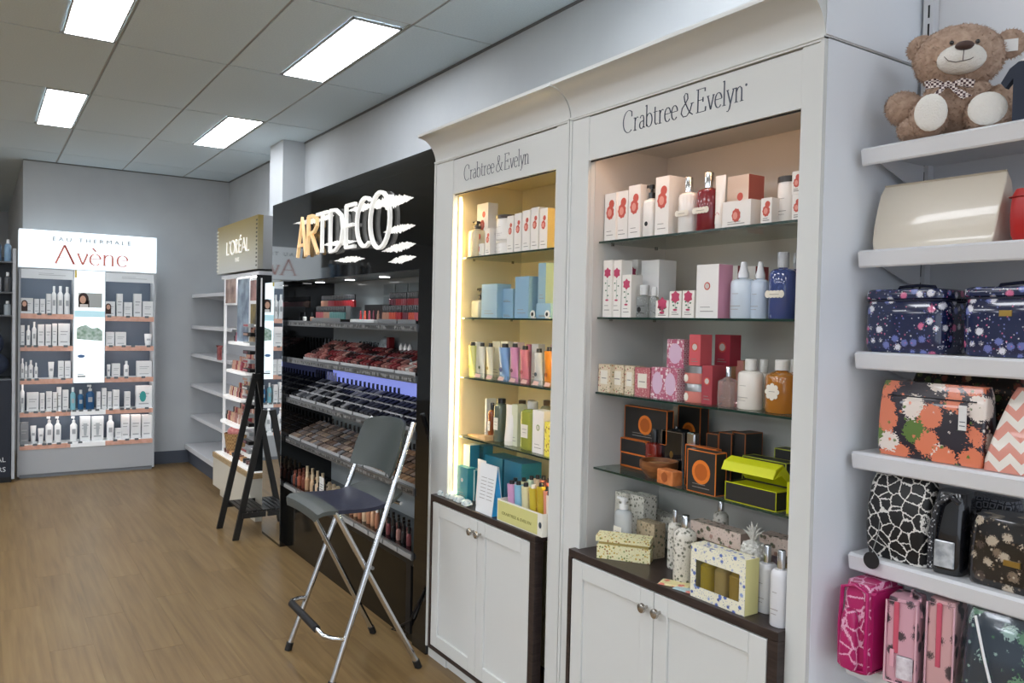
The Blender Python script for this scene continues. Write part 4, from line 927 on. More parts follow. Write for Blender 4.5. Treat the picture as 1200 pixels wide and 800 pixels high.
def seat_part(nm, i0, i1, m, inset=lambda t: 0):
    b = B(); rg = []; n = 12
    for i in range(i0, i1+1):
        x, z = prof[i]; ins = .0; 
        if i == 0: ins = .03
        if i == 1: ins = .008
        if i >= 9: ins = (i-8)**2*.007
        row = []
        for j in range(n+1):
            t = -1+2*j/n; y = 3.41+t*(.212-ins); zz = z-.008*t*t*(1 if i < 8 else .3); row.append(SP(x, y, zz))
        low = [(p[0], p[1], p[2]-.016) for p in row][::-1]; rg.append(row+low)
    b.loft(rg); b.sm = True; return obj(nm, b, m, st)
seat_part('seat_front_edge', 0, 4, GP); seat_part('seat', 4, 8, NV); seat_part('seat_rear_edge', 8, 11, GP)
b = B(); rg = []; n = 14
for i in range(9):
    v = i/8; z = .86+v*.235; half = .228 if v < .5 else .228-.035*((v-.5)/.5)**2.2
    if v == 0: half -= .01
    row = []
    for j in range(n+1):
        t = -1+2*j/n; x = 1.478+(z-.845)*.34+.055*(1-t*t); row.append(SP(x, 3.41+t*half, z-(.02*abs(t)**4 if v > .9 else 0)))
    rg.append(row+[(p[0]+.012, p[1], p[2]) for p in row][::-1])
b.loft(rg); b.sm = True; obj('backrest', b, mat('backrest_grey', '3f4644', .38, bump=(400, .12)), st)

# ================================================================== PRODUCTS IN THE WHITE CABINETS
CTX = {}
def setctx(z, tagw, xfront=XS): CTX.update(z=z+.0007, w=tagw, x=xfront)
def geom(p0, p1, pt, v, zb=None):
    z = zb if zb is not None else CTX['z']
    lo_, hi_ = (2.358, 3.10) if 'lit' in CTX['w'] else (1.318, 2.159)
    while True:
        x = CTX['x']+v; y0, y1 = ys(p0, z, x), ys(p1, z, x)
        if y0 <= hi_+.003 or v < .012: break
        v -= .01
    y0 = min(y0, hi_); y1 = max(y1, lo_); zt_ = zs(pt, x, (y0+y1)/2)
    for zz_ in (zR if lo_ < 2 else zL):
        if z < zz_-.06: zt_ = min(zt_, zz_-.0085)
    zt_ = min(zt_, 2.15)
    return x, (y0+y1)/2, z, y0-y1, zt_-z
def motif(t, w_, h, d, col='cb5a4e', kind='pom', cz=.6, s=.34):
    y = -d/2-.0006
    if kind == 'pom':
        b = B().disc(0, h*cz, w_*s, w_*s*1.25, y, 18, .12); b.disc(w_*.12, h*cz+w_*.5, w_*s*.7, w_*s*.75, y+.0001, 14); obj('fruit_print', b, mat('pom_'+col, col, .5), t)
        b = B().disc(-w_*.03, h*cz-.01*w_, w_*s*.55, w_*s*.7, y-.0003, 14); obj('fruit_centre', b, mat('pom_pale', 'e39a8c', .5), t)
    elif kind == 'rose':
        b = B().disc(0, h*.78, w_*.36, w_*.36, y, 12, .3); obj('rose_print', b, mat('pr_'+col, col, .5), t)
        b = B(); 
        for i, (a, c) in enumerate(((.2, .55), (-.15, .47), (.1, .38), (-.2, .6))): b.disc(a*w_, c*h, w_*.09, w_*.06, y, 8)
        b.quad(-.015*w_, .015*w_, h*.3, h*.66, y); obj('leaf_print', b, mat('leaf_print', '5d8168', .5), t)
        obj('bud_print', B().disc(0, h*.3, w_*.2, w_*.07, y-.0002, 8), mat('pr_'+col, col, .5), t)
    elif kind == 'disc':
        obj('round_label', B().disc(0, h*cz, s, s*1.0, y, 22), mat('pr_'+col, col, .5), t)
        obj('label_ring', B().disc(0, h*cz, s*.7, s*.7, y-.0003, 22, .03), mat('prr_'+col, {'e07b2a': 'b85d1c'}.get(col, 'cfc6c0'), .5), t)
    elif kind == 'text':
        pass
    b = B().quad(-w_*.3, w_*.3, h*.12, h*.12+.0022, y).quad(-w_*.3, w_*.15, h*.2, h*.2+.0018, y); obj('fine_print', b, mat('fine_print', '8c8682', .6), t)
def place(nm, lb, cat, x, y, z, d, rot=0, grp=None):
    return thing(nm, lb+((' '+CTX['w']) if CTX['w'] else ''), cat, (x+d/2, y, z), W90+math.radians(rot), grp)
def carton(lb, p0, p1, pt, v=.02, d=.05, col='eeeae6', mo=None, side=None, zb=None, m=None, rot=0, cat='box', mcol='cb5a4e', **k):
    x, y, z, w_, h = geom(p0, p1, pt, v, zb); w_ -= .0015
    t = place('carton', lb, cat, x, y, z, d, rot); mm = m or mat('ct_'+col, col, .45)
    obj('carton_body', B().box(-w_/2, w_/2, -d/2, d/2, 0, h), mm, t)
    b = B().box(-w_/2+.001, w_/2-.001, -d/2+.001, d/2-.001, h, h+.0006); obj('lid_flap', b, mm, t)
    if side: obj('side_panel', B().box(w_/2, w_/2+.0006, -d/2+.0005, d/2, 0, h), mat('ct_'+side, side, .45), t, label='differently coloured side')
    if mo: motif(t, w_, h, d, col='c2476a' if mo == 'rose' else mcol, kind=mo, **k)
    elif not m: motif(t, w_, h, d, kind='text')
    return t, w_, h
def bottle(lb, p0, p1, pbody, ptop, v=.03, col='eeeae6', cap='e6e4e0', kind='cap', label=None, capw=.5, mt=None, pw=2.0, flatd=.85, cat='bottle', capm_=None, zb=None, shoulder=.88, lm=None):
    x, y, z, w_, h = geom(p0, p1, pbody, v, zb); H_ = geom(p0, p1, ptop, v, zb)[4]; w_ -= .001; r = w_/2; d = w_*flatd
    t = place({'pump': 'pump_bottle', 'spray': 'spray_bottle', 'jar': 'jar'}.get(kind, 'bottle'), lb, cat, x, y, z, d)
    m = mt or mat('bt_'+col, col, .25, coat=.5); cm_ = capm_ or mat('bc_'+cap, cap, .3, coat=.3)
    pr = [(r*.93, 0), (r, .004), (r, h*shoulder*.98)]
    if kind == 'jar': pr += [(r*.97, h)]
    else: pr += [(r*.93, h*(shoulder+.05)), (r*.7, h*(shoulder+.09)), (r*capw*.85, h*.985), (r*capw*.8, h)]
    obj('bottle_body', B().lathe(pr, 22, sy=flatd, pw=pw), m, t)
    ch = H_-h
    if kind == 'pump':
        c = obj('pump_collar', B().lathe([(r*.42, 0), (r*.42, ch*.4), (r*.2, ch*.45), (r*.16, ch*.75)], 14, c=(0, 0, h)), cm_, t)
        obj('pump_head', B().cbox(-r*.3, r*.3, -r*.25, r*.25, h+ch*.7, h+ch, .002).box(-r*.85, -r*.25, -r*.12, r*.12, h+ch*.8, h+ch), cm_, c)
    elif kind == 'spray':
        obj('spray_cap', B().lathe([(r*capw, 0), (r*capw, ch*.25), (r*capw*.72, ch*.5), (r*capw*.5, ch*.95), (r*capw*.42, ch)], 16, c=(0, 0, h)), cm_, t)
    elif kind == 'jar':
        obj('lid', B().lathe([(r*1.03, 0), (r*1.03, ch*.9), (r*.98, ch)], 24, sy=flatd, c=(0, 0, h)), cm_, t)
    else:
        obj('cap', B().lathe([(r*capw, 0), (r*capw, ch*.94), (r*capw*.9, ch)], 18, c=(0, 0, h)), cm_, t)
    yy = -d/2-.0012
    if label == 'cloud':
        b = B(); 
        for i in range(5): b.disc(-r*.6+r*.3*i, h*.48, r*.24, h*.075, yy-.0002*i, 12)
        obj('label', b, mat('lb_cream', 'e9e3d6', .5), t); obj('fine_print', B().quad(-r*.4, r*.4, h*.47, h*.48, yy-.0014), mat('fine_print', '8c8682', .6), t)
    elif label == 'flower':
        b = B()
        for i in range(8): b.disc(r*.36*math.cos(PI*i/4), h*.5+r*.36*math.sin(PI*i/4), r*.16, r*.16, yy-.0001*i, 10)
        b.disc(0, h*.5, r*.4, r*.4, yy-.001, 14); obj('label', b, mat('lb_cream', 'e9e3d6', .5), t)
        obj('fine_print', B().quad(-r*.22, r*.22, h*.5, h*.512, yy-.0014), mat('fine_print', '8c8682', .6), t)
    elif label == 'rect':
        obj('label', B().quad(-r*.55, r*.55, h*.3, h*.62, yy), lm or mat('lb_cream', 'e9e3d6', .5), t); obj('fine_print', B().quad(-r*.35, r*.35, h*.5, h*.512, yy-.0006).quad(-r*.3, r*.3, h*.42, h*.43, yy-.0006), mat('fine_print', '8c8682', .6), t)
    elif label == 'lines':
        obj('fine_print', B().quad(-r*.5, r*.5, h*.3, h*.312, yy).quad(-r*.4, r*.3, h*.22, h*.23, yy).quad(-r*.3, r*.3, h*.6, h*.61, yy), mat('fine_print', '8c8682', .6), t)
    elif label == 'dot':
        obj('round_label', B().disc(0, h*.35, r*.3, r*.3, yy, 14), BLACK, t)
    return t
def sqtube(lb, p0, p1, pt, v=.03, col='eeeae6', capc='17171a', cap_up=True, lean=0, caph=.018, label=True, zb=None, cat='tube', fine='8c8682'):
    x, y, z, w_, h = geom(p0, p1, pt, v, zb); w_ = max(w_, .02)
    t = thing('hand_cream' if cap_up else 'cream_tube', lb+' '+CTX['w'], cat, (x+w_*.35, y, z), W90); t.rotation_euler[1] = math.radians(lean)
    cm_ = mat('bc_'+capc, capc, .3, coat=.3); rg = []; n = 14; hb = h-caph
    for i in range(6):
        q = i/5; rx = w_*(.5-.16*q); ry = .002+w_*.33*q
        rg.append([(rx*math.cos(2*PI*k/n), ry*math.sin(2*PI*k/n), hb*q if cap_up else h-hb*q) for k in range(n)])
    b = B().loft(rg); b.sm = True; obj('tube_body', b, mat('tb_'+col, col, .3, coat=.3), t)
    z0 = hb if cap_up else 0
    obj('cap', B().lathe([(w_*.2 if cap_up else w_*.34, 0), (w_*.18 if cap_up else w_*.34, caph)], 12, c=(0, 0, z0)), cm_, t)
    if label: obj('emblem', B().disc(0, hb*.32, w_*.16, w_*.14, -w_*.2-.004, 12), mat('em_'+fine, fine, .5), t)
    return t
def bx_border(lb, p0, p1, pt, v, d, col, edge, zb=None, rot=0, mo=None, mcol='e07b2a', **k):
    """box with coloured edge lines"""
    x, y, z, w_, h = geom(p0, p1, pt, v, zb); w_ -= .001
    t = place('gift_box', lb, 'box', x, y, z, d, rot)
    obj('box_body', B().box(-w_/2, w_/2, -d/2, d/2, 0, h), mat('gb_'+col, col, .4), t)
    e = .0022; o_ = .0005; b = B()
    for sx in (-1, 1):
        for sy in (-1, 1): b.box(sx*w_/2-e if sx > 0 else -w_/2-o_, w_/2+o_ if sx > 0 else -w_/2+e, d/2-e if sy > 0 else -d/2-o_, d/2+o_ if sy > 0 else -d/2+e, 0, h)
    for sz in (0, 1):
        za, zb_ = (0, e) if sz == 0 else (h-e, h+o_)
        for sy in (-1, 1): b.box(-w_/2, w_/2, d/2-e if sy > 0 else -d/2-o_, d/2+o_ if sy > 0 else -d/2+e, za, zb_)
        for sx in (-1, 1): b.box(w_/2-e if sx > 0 else -w_/2-o_, w_/2+o_ if sx > 0 else -w_/2+e, -d/2, d/2, za, zb_)
    obj('edge_trim', b, mat('ge_'+edge, edge, .45), t)
    if mo: motif(t, w_, h, d, col=mcol, kind=mo, **k)
    return t, w_, h
DKC = '2b2623'
# ---- near cabinet, top shelf
setctx(zR[0], 'on top shelf of near cabinet')
carton('leftmost pomegranate print carton', 707.8, 720.8, 226.7, .03, mo='pom')
carton('second pomegranate print carton', 721.3, 735, 224, .03, mo='pom')
carton('third taller pomegranate carton', 735.5, 749.5, 217, .03, mo='pom')
bottle('small white bottle with black pump', 750.5, 763.5, 232, 215.5, .03, kind='pump', cap='17171a', label='dot', pw=4)
carton('tallest pomegranate carton', 766.8, 783, 206.8, .03, .07, mo='pom')
bottle('white oval bottle with silver cap', 789, 808, 224, 206.8, .03, capm_=CHROME, label='cloud', capw=.38)
bottle('crimson wash bottle with silver pump', 808.5, 832.5, 219, 200.8, .03, col='7a1c26', capm_=CHROME, label='cloud', capw=.36)
sqtube('white standing cream tube', 833, 845.5, 205, .03, cap_up=False, capc='e9e6e2', fine='c8433f')
carton('gift carton with coral side', 851, 876, 205.7, .15, .07, col='e7dfd8', side='cf7468', mo='pom', cz=.3, s=.16)
carton('low wide pomegranate soap box', 845.8, 879.5, 235.2, .02, .07, mo='pom', s=.15, cz=.45)
carton('square pomegranate soap box', 891, 904, 232, .02, .06, mo='pom', cz=.5)
bottle('white jar with dark brown lid', 904.5, 926.5, 213.2, 206, .05, kind='jar', cap=DKC, label='lines', flatd=1)
carton('lower small carton at right end', 927.5, 939, 227.5, .02, .05, mo='pom', cz=.5)
z2 = CTX['z']+geom(927.5, 939, 227.5, .02)[4]+.001
carton('upper small carton at right end', 927.5, 939, 200.5, .02, .05, mo='pom', cz=.5, zb=z2)
# ---- second shelf
setctx(zR[1], 'on second shelf of near cabinet')
carton('leftmost tall rose print carton', 705.7, 716, 305, .03, mo='rose', col='f0ece6')
carton('second tall rose print carton', 716.5, 727, 305, .03, mo='rose', col='f0ece6')
carton('narrower lower rose carton', 727.8, 739, 322, .03, mo='rose', col='f0ece6')
carton('rose carton standing at the back', 733, 746, 304.5, .14, mo='rose', col='f0ece6')
carton('wide white carton with butterflies', 750, 771, 305, .12, .08, col='eceae9')
GL = mat('perfume_glass', 'd9dee0', .03, trans=.85, ior=1.35)
bottle('round clear perfume bottle, left one', 741, 756.5, 345.3, 333.6, .03, mt=GL, capm_=mat('frost_cap', 'd7d9da', .2), label='dot', flatd=.7)
bottle('round clear perfume bottle, right one', 757.5, 767.3, 346.5, 336, .03, mt=GL, capm_=mat('frost_cap', 'd7d9da', .2), label='lines', flatd=.7)
carton('small low rose carton', 768, 783.3, 352, .03, mo='rose', col='f0ece6')
carton('small rose carton, left of the pair', 784, 798, 341.2, .03, mo='rose', col='f0ece6', side='e3dcd4')
carton('small rose carton, right of the pair', 799, 812.8, 340.5, .03, mo='rose', col='f0ece6')
carton('large white carton with pink side', 815, 841, 310, .03, .06, col='efedeb', side='dd9fb6', mo='disc', s=.012, cz=.6)
carton('white carton behind the lotions', 852, 863, 311.5, .2, .06, side='b86a6c')
carton('white and red carton behind the lotions', 872, 884, 312, .2, .06, side='9c4b50')
bottle('pale blue lotion bottle, left one', 848.8, 873.5, 325, 306, .04, col='cfdbe8', cap='e9eaee', kind='spray', label='lines', capw=.42)
bottle('pale blue lotion bottle, right one', 874.5, 892.5, 326, 306, .05, col='c4d2e4', cap='e9eaee', kind='spray', label='lines', capw=.5)
BLUE = mat('blue_wash', '4d5f9e', .08, trans=.35, coat=.5)
bottle('blue violet shower gel with clear cap', 893.3, 921, 313, 294.5, .03, mt=BLUE, capm_=mat('clear_cap', 'cdd0d4', .08, trans=.3), label='cloud', capw=.4)
bottle('second blue shower gel behind', 918, 935, 315, 296, .11, mt=mat('blue_wash_dark', '3c4c8c', .08, trans=.35, coat=.5), capm_=MC['clear_cap'], label='lines', capw=.42)
# ---- third shelf
setctx(zR[2], 'on third shelf of near cabinet')
SPK = pat('soap_floral', 'floral', ['dccdb2', 'a8615a', 'c49a6a', '7e7a58'], 110)
for i, (a, c_, pt, cc) in enumerate(((699, 714.5, 427, None), (715.5, 730.5, 428, None), (731.5, 742.5, 429, None), (743.3, 761.3, 431, 'b5707a'))):
    t, w_, h = carton('patterned soap jar carton, %s from left' % ORD[i], a, c_, pt, .03, .05, m=SPK if not cc else pat('soap_pink', 'specks', ['b86a70', 'd9b7b0', '8a3f48'], 160), rot=0)
    obj('label', B().quad(-w_*.3, w_*.3, h*.3, h*.8, -.0258), mat('lb_cream', 'e9e3d6', .5), t); obj('fine_print', B().quad(-w_*.2, w_*.2, h*.5, h*.53, -.0262), mat('fine_print', '8c8682', .6), t)
PKP = pat('pink_maze', 'lattice', ['b8627c', 'ecdde0'], 85)
def pmaze(lb, *a, **k):
    t, w_, h = carton(lb, *a, m=PKP, **k); n = 2 if w_ > .09 else 1
    for i in range(n):
        cx = (-.25+.5*i)*w_ if n == 2 else 0
        obj('oval_label', B().disc(cx, h*.5, w_*(.2 if n == 2 else .38), h*.36, -.0308 if k.get('d', .06) == .06 else -.026, 20), mat('lilac_label', 'd7b8cf', .5), t)
    return t, w_, h
t, w_, h = pmaze('pink maze-print double soap box', 762.3, 793, 431, .03, d=.06); zt = CTX['z']+h+.001
pmaze('pink maze-print soap box stacked on top,', 781, 801, 397.5, .06, d=.06, zb=zt)
def tin(lb, p0, p1, pt, v, zb=None):
    x, y, z, w_, h = geom(p0, p1, pt, v, zb); t = place('cream_tin', lb, 'tin', x, y, z, w_)
    r = w_/2; obj('tin_body', B().lathe([(r*.97, 0), (r, .002), (r, h*.6)], 26), mat('coral_tin', 'd8837a', .35), t)
    obj('lid', B().lathe([(r*1.01, h*.6), (r*1.01, h*.97), (r*.98, h)], 26), STEEL, t)
    obj('round_label', B().disc(-r*.3, h*.3, r*.2, h*.22, -r*1.0, 14), mat('lb_cream', 'e9e3d6', .5), t); return h
h = tin('lower coral tin with silver lid', 795, 820.5, 449.5, .03)
h2 = tin('upper coral tin with silver lid', 795, 820.5, 428.5, .03, CTX['z']+h+.0006)
ztin = CTX['z']+h+h2+.002
carton('dusty red carton beside the tins', 821.5, 834, 428.5, .04, .06, col='a8434c', mo='disc', s=.012)
carton('tan carton behind the glass perfume', 836, 851, 429, .13, .06, col='c7a27c')
carton('coral soap box standing on the tins,', 807, 820.5, 392, .04, .05, col='cf5b62', mo='disc', zb=ztin, s=.014)
carton('crimson soap box standing on the tan carton,', 837, 855, 392.3, .135, .05, col='a93445', mo='disc', s=.016, zb=CTX['z']+geom(836, 851, 429, .13)[4]+.0015)
carton('peach and pink carton at the back', 855, 870, 422.5, .17, .06, col='cf8f86', side='dcb08e')
bottle('pale pink glass perfume bottle', 835, 855.3, 441, 429.8, .03, mt=mat('pink_glass', 'ecd3cf', .04, trans=.8, ior=1.35), capm_=CHROME, capw=.25, label='lines', shoulder=.8)
bottle('cream white lotion bottle', 857.5, 882.3, 433.5, 420.5, .03, col='ece6de', capw=.44, label='lines')
bottle('second white lotion bottle behind', 882.8, 896, 436, 421, .12, col='ece6de', capw=.6)
AMB = mat('amber_gel', 'd4892c', .08, trans=.45, coat=.5)
bottle('large amber shower gel bottle', 888, 921, 434, 421.5, .03, mt=AMB, label='flower', capw=.42, shoulder=.84)
bottle('amber bottle half hidden at the right,', 916, 934, 436, 421, .11, mt=mat('amber_gel_deep', 'b96f22', .08, trans=.4, coat=.5), capw=.5)
# ---- fourth shelf
setctx(zR[3], 'on near cabinet lowest shelf')
zc_ = CTX['z']; hs = 0
for i, pt in enumerate((548, 532, 515)):
    a = geom(727, 757, pt, .12)
    bx_border('thin orange-edged black box, %s of stack' % ('bottom', 'middle', 'top')[i], 727, 757, pt, .12, .10, '2a2725', 'd9742c', zb=zc_+hs)[0]
    hs = a[4]+.001
stk = zc_+hs
bx_border('wide black box with orange disc standing on the stack,', 731.5, 781, 478, .125, .03, '2a2725', 'd9742c', zb=stk, mo='disc', s=.034, cz=.48)
bx_border('tall black box with orange disc at the back', 793, 819, 476, .23, .04, '2a2725', 'c96c2e', mo='disc', s=.03, cz=.62)
carton('cream carton beside the tall black box', 786.5, 792.5, 476.5, .235, .05, col='cdb9a2')
bottle('red oil bottle with tall black cap', 754, 767.5, 518.5, 502.7, .10, mt=mat('red_oil', '8e2a1c', .1, trans=.3, coat=.5), cap='141416', pw=5, capw=.42, label='lines', shoulder=.9)
WOODB = pat('bowl_wood', 'streak', ['6b3f22', '8c5a33'], 20, .4, sc=(1, 1, 5))
x, y, z, w_, h = geom(737.5, 770, 541, .0)
t = thing('shaving_bowl', 'round wooden shaving soap bowl on the lowest glass shelf', 'bowl', (x+w_*.5+.004, y, z), 0)
r = w_/2-.002; obj('bowl', B().lathe([(r*.55, 0), (r*.8, h*.3), (r, h*.62), (r, h), (r*.88, h), (r*.84, h*.7), (.001, h*.6)], 28), WOODB, t)
obj('soap', B().lathe([(r*.8, h*.68), (r*.7, h*.8), (.001, h*.83)], 24), mat('soap_tan', 'b98a5c', .5), t)
GBK = mat('black_glass', '15181b', .06, coat=.8)
x, y, z, w_, h = geom(773, 799.5, 502, .125)
t = thing('cologne_bottle', 'large rectangular black glass cologne bottle behind the orange soap', 'bottle', (x+.022, y, z), W90)
obj('glass_body', B().cbox(-w_/2, w_/2, -.022, .022, 0, h, .008), GBK, t); obj('chrome_frame', B().box(-w_/2+.004, -w_/2+.0055, -.0228, -.022, .005, h-.01).box(w_/2-.0055, w_/2-.004, -.0228, -.022, .005, h-.01).box(-w_/2+.004, w_/2-.004, -.0228, -.022, h-.012, h-.0105), CHROME, t)
obj('emblem', B().disc(0, h*.45, .008, .012, -.0226, 14), mat('gold_emblem', '8a6d3b', .3, metal=.6), t); obj('cap_front', B().lathe([(.008, 0), (.007, .006)], 12, c=(0, 0, h)), CAPB, t)
x, y, z, w_, h = geom(801, 810.5, 507, .07)
t = thing('cologne_bottle', 'narrow dark glass bottle with chrome top beside the large black bottle', 'bottle', (x+.02, y, z), W90)
obj('glass_body', B().cbox(-w_/2, w_/2, -.014, .014, 0, h*.78, .004), GBK, t); obj('cap', B().cbox(-w_/2, w_/2, -.014, .014, h*.78+.001, h, .004), CHROME, t)
x, y, z, w_, h = geom(768, 789, 551, .002)
t = thing('soap_bar', 'small orange-brown soap cube at the front edge of the shelf', 'soap', (x+.022, y, z), W90-.1); obj('wrapped_soap', B().cbox(-w_/2+.001, w_/2-.001, -.02, .02, 0, h, .002), pat('orange_wrap', 'streak', ['c06a35', 'd6854c'], 50, .5), t)
obj('seal', B().disc(0, h*.5, w_*.2, w_*.2, -.0206, 12, .1), mat('seal_brown', '9c5226', .5), t)
bx_border('large square black box with orange disc, frontmost', 804.5, 838, 528.5, .006, .045, '2c2a28', 'dd7a2e', mo='disc', s=.036, cz=.5)
bx_border('thin black box just behind the large orange-disc box', 802, 838.5, 523.5, .056, .02, '2c2a28', 'd9742c')
bx_border('upright black box, left one behind the square box', 826.5, 840.5, 508, .17, .06, '2a2725', 'a65f33')
bx_border('upright black box, middle one behind the square box', 841, 856, 507, .17, .07, '2a2725', 'a65f33')
bx_border('upright black box, right one behind the square box', 856.5, 872, 507, .18, .08, '2a2725', 'a65f33')
# yellow-green open gift box
x, y, z, w_, h = geom(848, 908, 570, .002)
t = thing('open_gift_box', 'open black gift box with yellow-green lid and lining on the lowest glass shelf', 'box', (x+.05, y, z), W90)
YG_ = mat('yellow_green', 'ccd01a', .45); d = .09
obj('box_front', B().box(-w_/2, w_/2, -d/2, -d/2+.003, 0, h).box(w_/2-.003, w_/2, -d/2, d/2, 0, h).box(-w_/2, -w_/2+.003, -d/2, d/2, 0, h).box(-w_/2, w_/2, d/2-.003, d/2, 0, h).box(-w_/2, w_/2, -d/2, d/2, 0, .003), mat('gb_2b2b2a', '2b2b2a', .4), t)
b = B(); e = .002
for (a, c, f, g) in ((-w_/2, w_/2, h-e, h+.0006), (-w_/2, w_/2, 0, e), (-w_/2, -w_/2+e, 0, h), (w_/2-e, w_/2, 0, h)): b.box(a, c, -d/2-.0006, -d/2, f, g)
b.box(w_/2, w_/2+.0006, -d/2, d/2, h-e, h).box(w_/2, w_/2+.0006, -d/2, d/2, 0, e).box(w_/2, w_/2+.0006, d/2-e, d/2, 0, h); obj('edge_trim', b, YG_, t)
obj('lining', B().box(-w_/2+.004, w_/2-.004, -d/2+.004, d/2-.004, .004, h-.004), YG_, t)
zt_ = zs(543, x+.02, y)-z
pr = [(-d/2-.012, zt_-.028), (-d/2+.0, zt_-.004), (-d/2+.03, zt_+.008), (d/2-.004, h+.012), (d/2, h), (d/2-.003, h+.004), (-d/2+.03, zt_+.004), (-d/2+.003, zt_-.007), (-d/2-.009, zt_-.029)]
b = B().prism(pr, lambda a, c, q: (q, a, c), -w_/2-.006, w_/2-.004); obj('lid', b, YG_, t)
b = B().prism([(-d/2-.008, zt_-.028), (-d/2+.03, zt_+.002), (d/2-.004, h+.008), (d/2-.01, h), (-d/2+.02, zt_-.02)], lambda a, c, q: (q, a, c), w_/2-.0038, w_/2-.002); obj('lid_side', b, YG_, t)
bx_border('long yellow-edged black box behind open gift box', 869, 920, 538, .135, .05, '2b2b2a', 'b9bd45')
bx_border('yellow-edged black box in back right corner', 906, 935, 527, .20, .05, '2b2b2a', 'b9bd45')
bottle('rounded glass cologne with black cap behind the open lid', 890, 918, 549, 534, .098, mt=mat('olive_glass', '6f7340', .06, trans=.5, coat=.5), cap='141416', capw=.36, flatd=.5, pw=2.6, shoulder=.75, label='lines', lm=None) if 0 else None
carton('yellow-green carton edge at the right end', 921, 934, 566, .02, .05, m=YG_)

# ---- counter of the near cabinet
setctx(ZC, 'on counter of near cabinet', 1.702)
FLW = pat('floral_grey', 'floral', ['dedad0', '8a887b', 'a5a294', '6b6e60'], 85)
FLY = pat('floral_yellow', 'floral', ['eae4b8', 'c9a94a', 'a9804f', '7d8a4a'], 110)
FLB = pat('floral_blue', 'floral', ['ece9d2', '5b74b8', '8ea3cf', '3f579c'], 60)
FLP = pat('floral_pink', 'floral', ['dcc9bd', '6e6452', 'b58f82', '57604a'], 55)
CLR = mat('clear_plastic', 'dfe3e4', .12, trans=.45, coat=.5)
bottle('clear hand wash bottle with white pump', 714.5, 731.5, 597, 584, .105, flatd=.7, mt=CLR, cap='efefee', kind='pump', label='rect')
carton('upright floral carton, left one at the back,', 719, 733, 577, .22, .05, m=FLW)
carton('upright floral carton, right one at the back,', 735, 753, 580.5, .20, .06, m=FLW)
carton('low floral box beside the upright cartons,', 745, 766, 612, .165, .05, m=pat('floral_beige', 'floral', ['b9a88c', '7c6f56', '9a8a6c', '5f6650'], 80))
carton('long floral box lying at the back,', 755, 788, 603, .30, .06, m=FLW)
bottle('patterned mist bottle with silver cap', 782.5, 802, 619, 605, .06, mt=FLW, capm_=CHROME, capw=.36, flatd=1, shoulder=.86)
bottle('second patterned mist bottle behind', 778, 790, 612, 598, .14, mt=FLW, capm_=CHROME, capw=.36, flatd=1)
bottle('floral bottle with frosted base at the back', 830, 845, 599, 587, .26, mt=FLW, capm_=CHROME, capw=.4)
q0, q1 = onz_(699, 653.5, ZC), onz_(761.5, 661.5, ZC); w_ = (q1-q0).length; an = math.atan2((q1-q0).y, (q1-q0).x); h = zs(637, q0.x, q0.y)-ZC; dd = .05
nv = Vector((-math.sin(an), math.cos(an), 0)); c0 = (q0+q1)/2+nv*dd/2
t = thing('soap_gift_box', 'yellow floral soap box with lid ajar on the dark counter', 'box', (c0.x, c0.y, ZC+.0007), an)
obj('carton_body', B().box(-w_/2, w_/2, -dd/2, dd/2, 0, h), FLY, t)
b = B().box(-w_/2-.002, w_/2+.001, -.0275, .0275, 0, .018); b.xf(Matrix.Translation((-.003, .006, h+.011)) @ Matrix.Rotation(.10, 4, 'X')); obj('lid', b, FLY, t)
b = B().box(-w_/2+.006, w_/2-.006, -.022, .02, h+.001, h+.008); obj('tissue', b, mat('tissue_gold', '9c8a4e', .6), t)
p = onx(787, 672, 1.735)
for i, (dx, dy, a, c1_) in enumerate(((0, 0, .5, ['d9c98a', 'c9776a']), (-.012, -.052, .2, ['a9c3c9', 'cf8f86']))):
    o = obj('sachet', B().add([(-.048, -.027, 0), (.048, -.027, 0), (.048, .027, 0), (-.048, .027, 0), (-.044, -.022, .004), (.044, -.022, .004), (.044, .022, .004), (-.044, .022, .004)], [(0, 1, 2, 3), (4, 5, 6, 7), (0, 1, 5, 4), (1, 2, 6, 5), (2, 3, 7, 6), (3, 0, 4, 7)]).xf(Matrix.Scale(1.0 if i == 0 else .7, 4)), pat('sachet_%d' % i, 'floral', ['d8cf9a', 'c96b5c', '6d93b0', 'e5d9c9'] if i == 0 else ['a9c3c9', 'cf7f76', 'e6e0d0', '8d9fb0'], 35), loc=(1.748+dx, p.y+dy-.004, ZC+.0008+(.0045 if 0 else 0)), rotz=W90+a)
    tag(o, ['yellow patterned sachet lying flat on the dark counter', 'smaller blue and pink sachet lying beside the yellow sachet'][i], 'sachet')
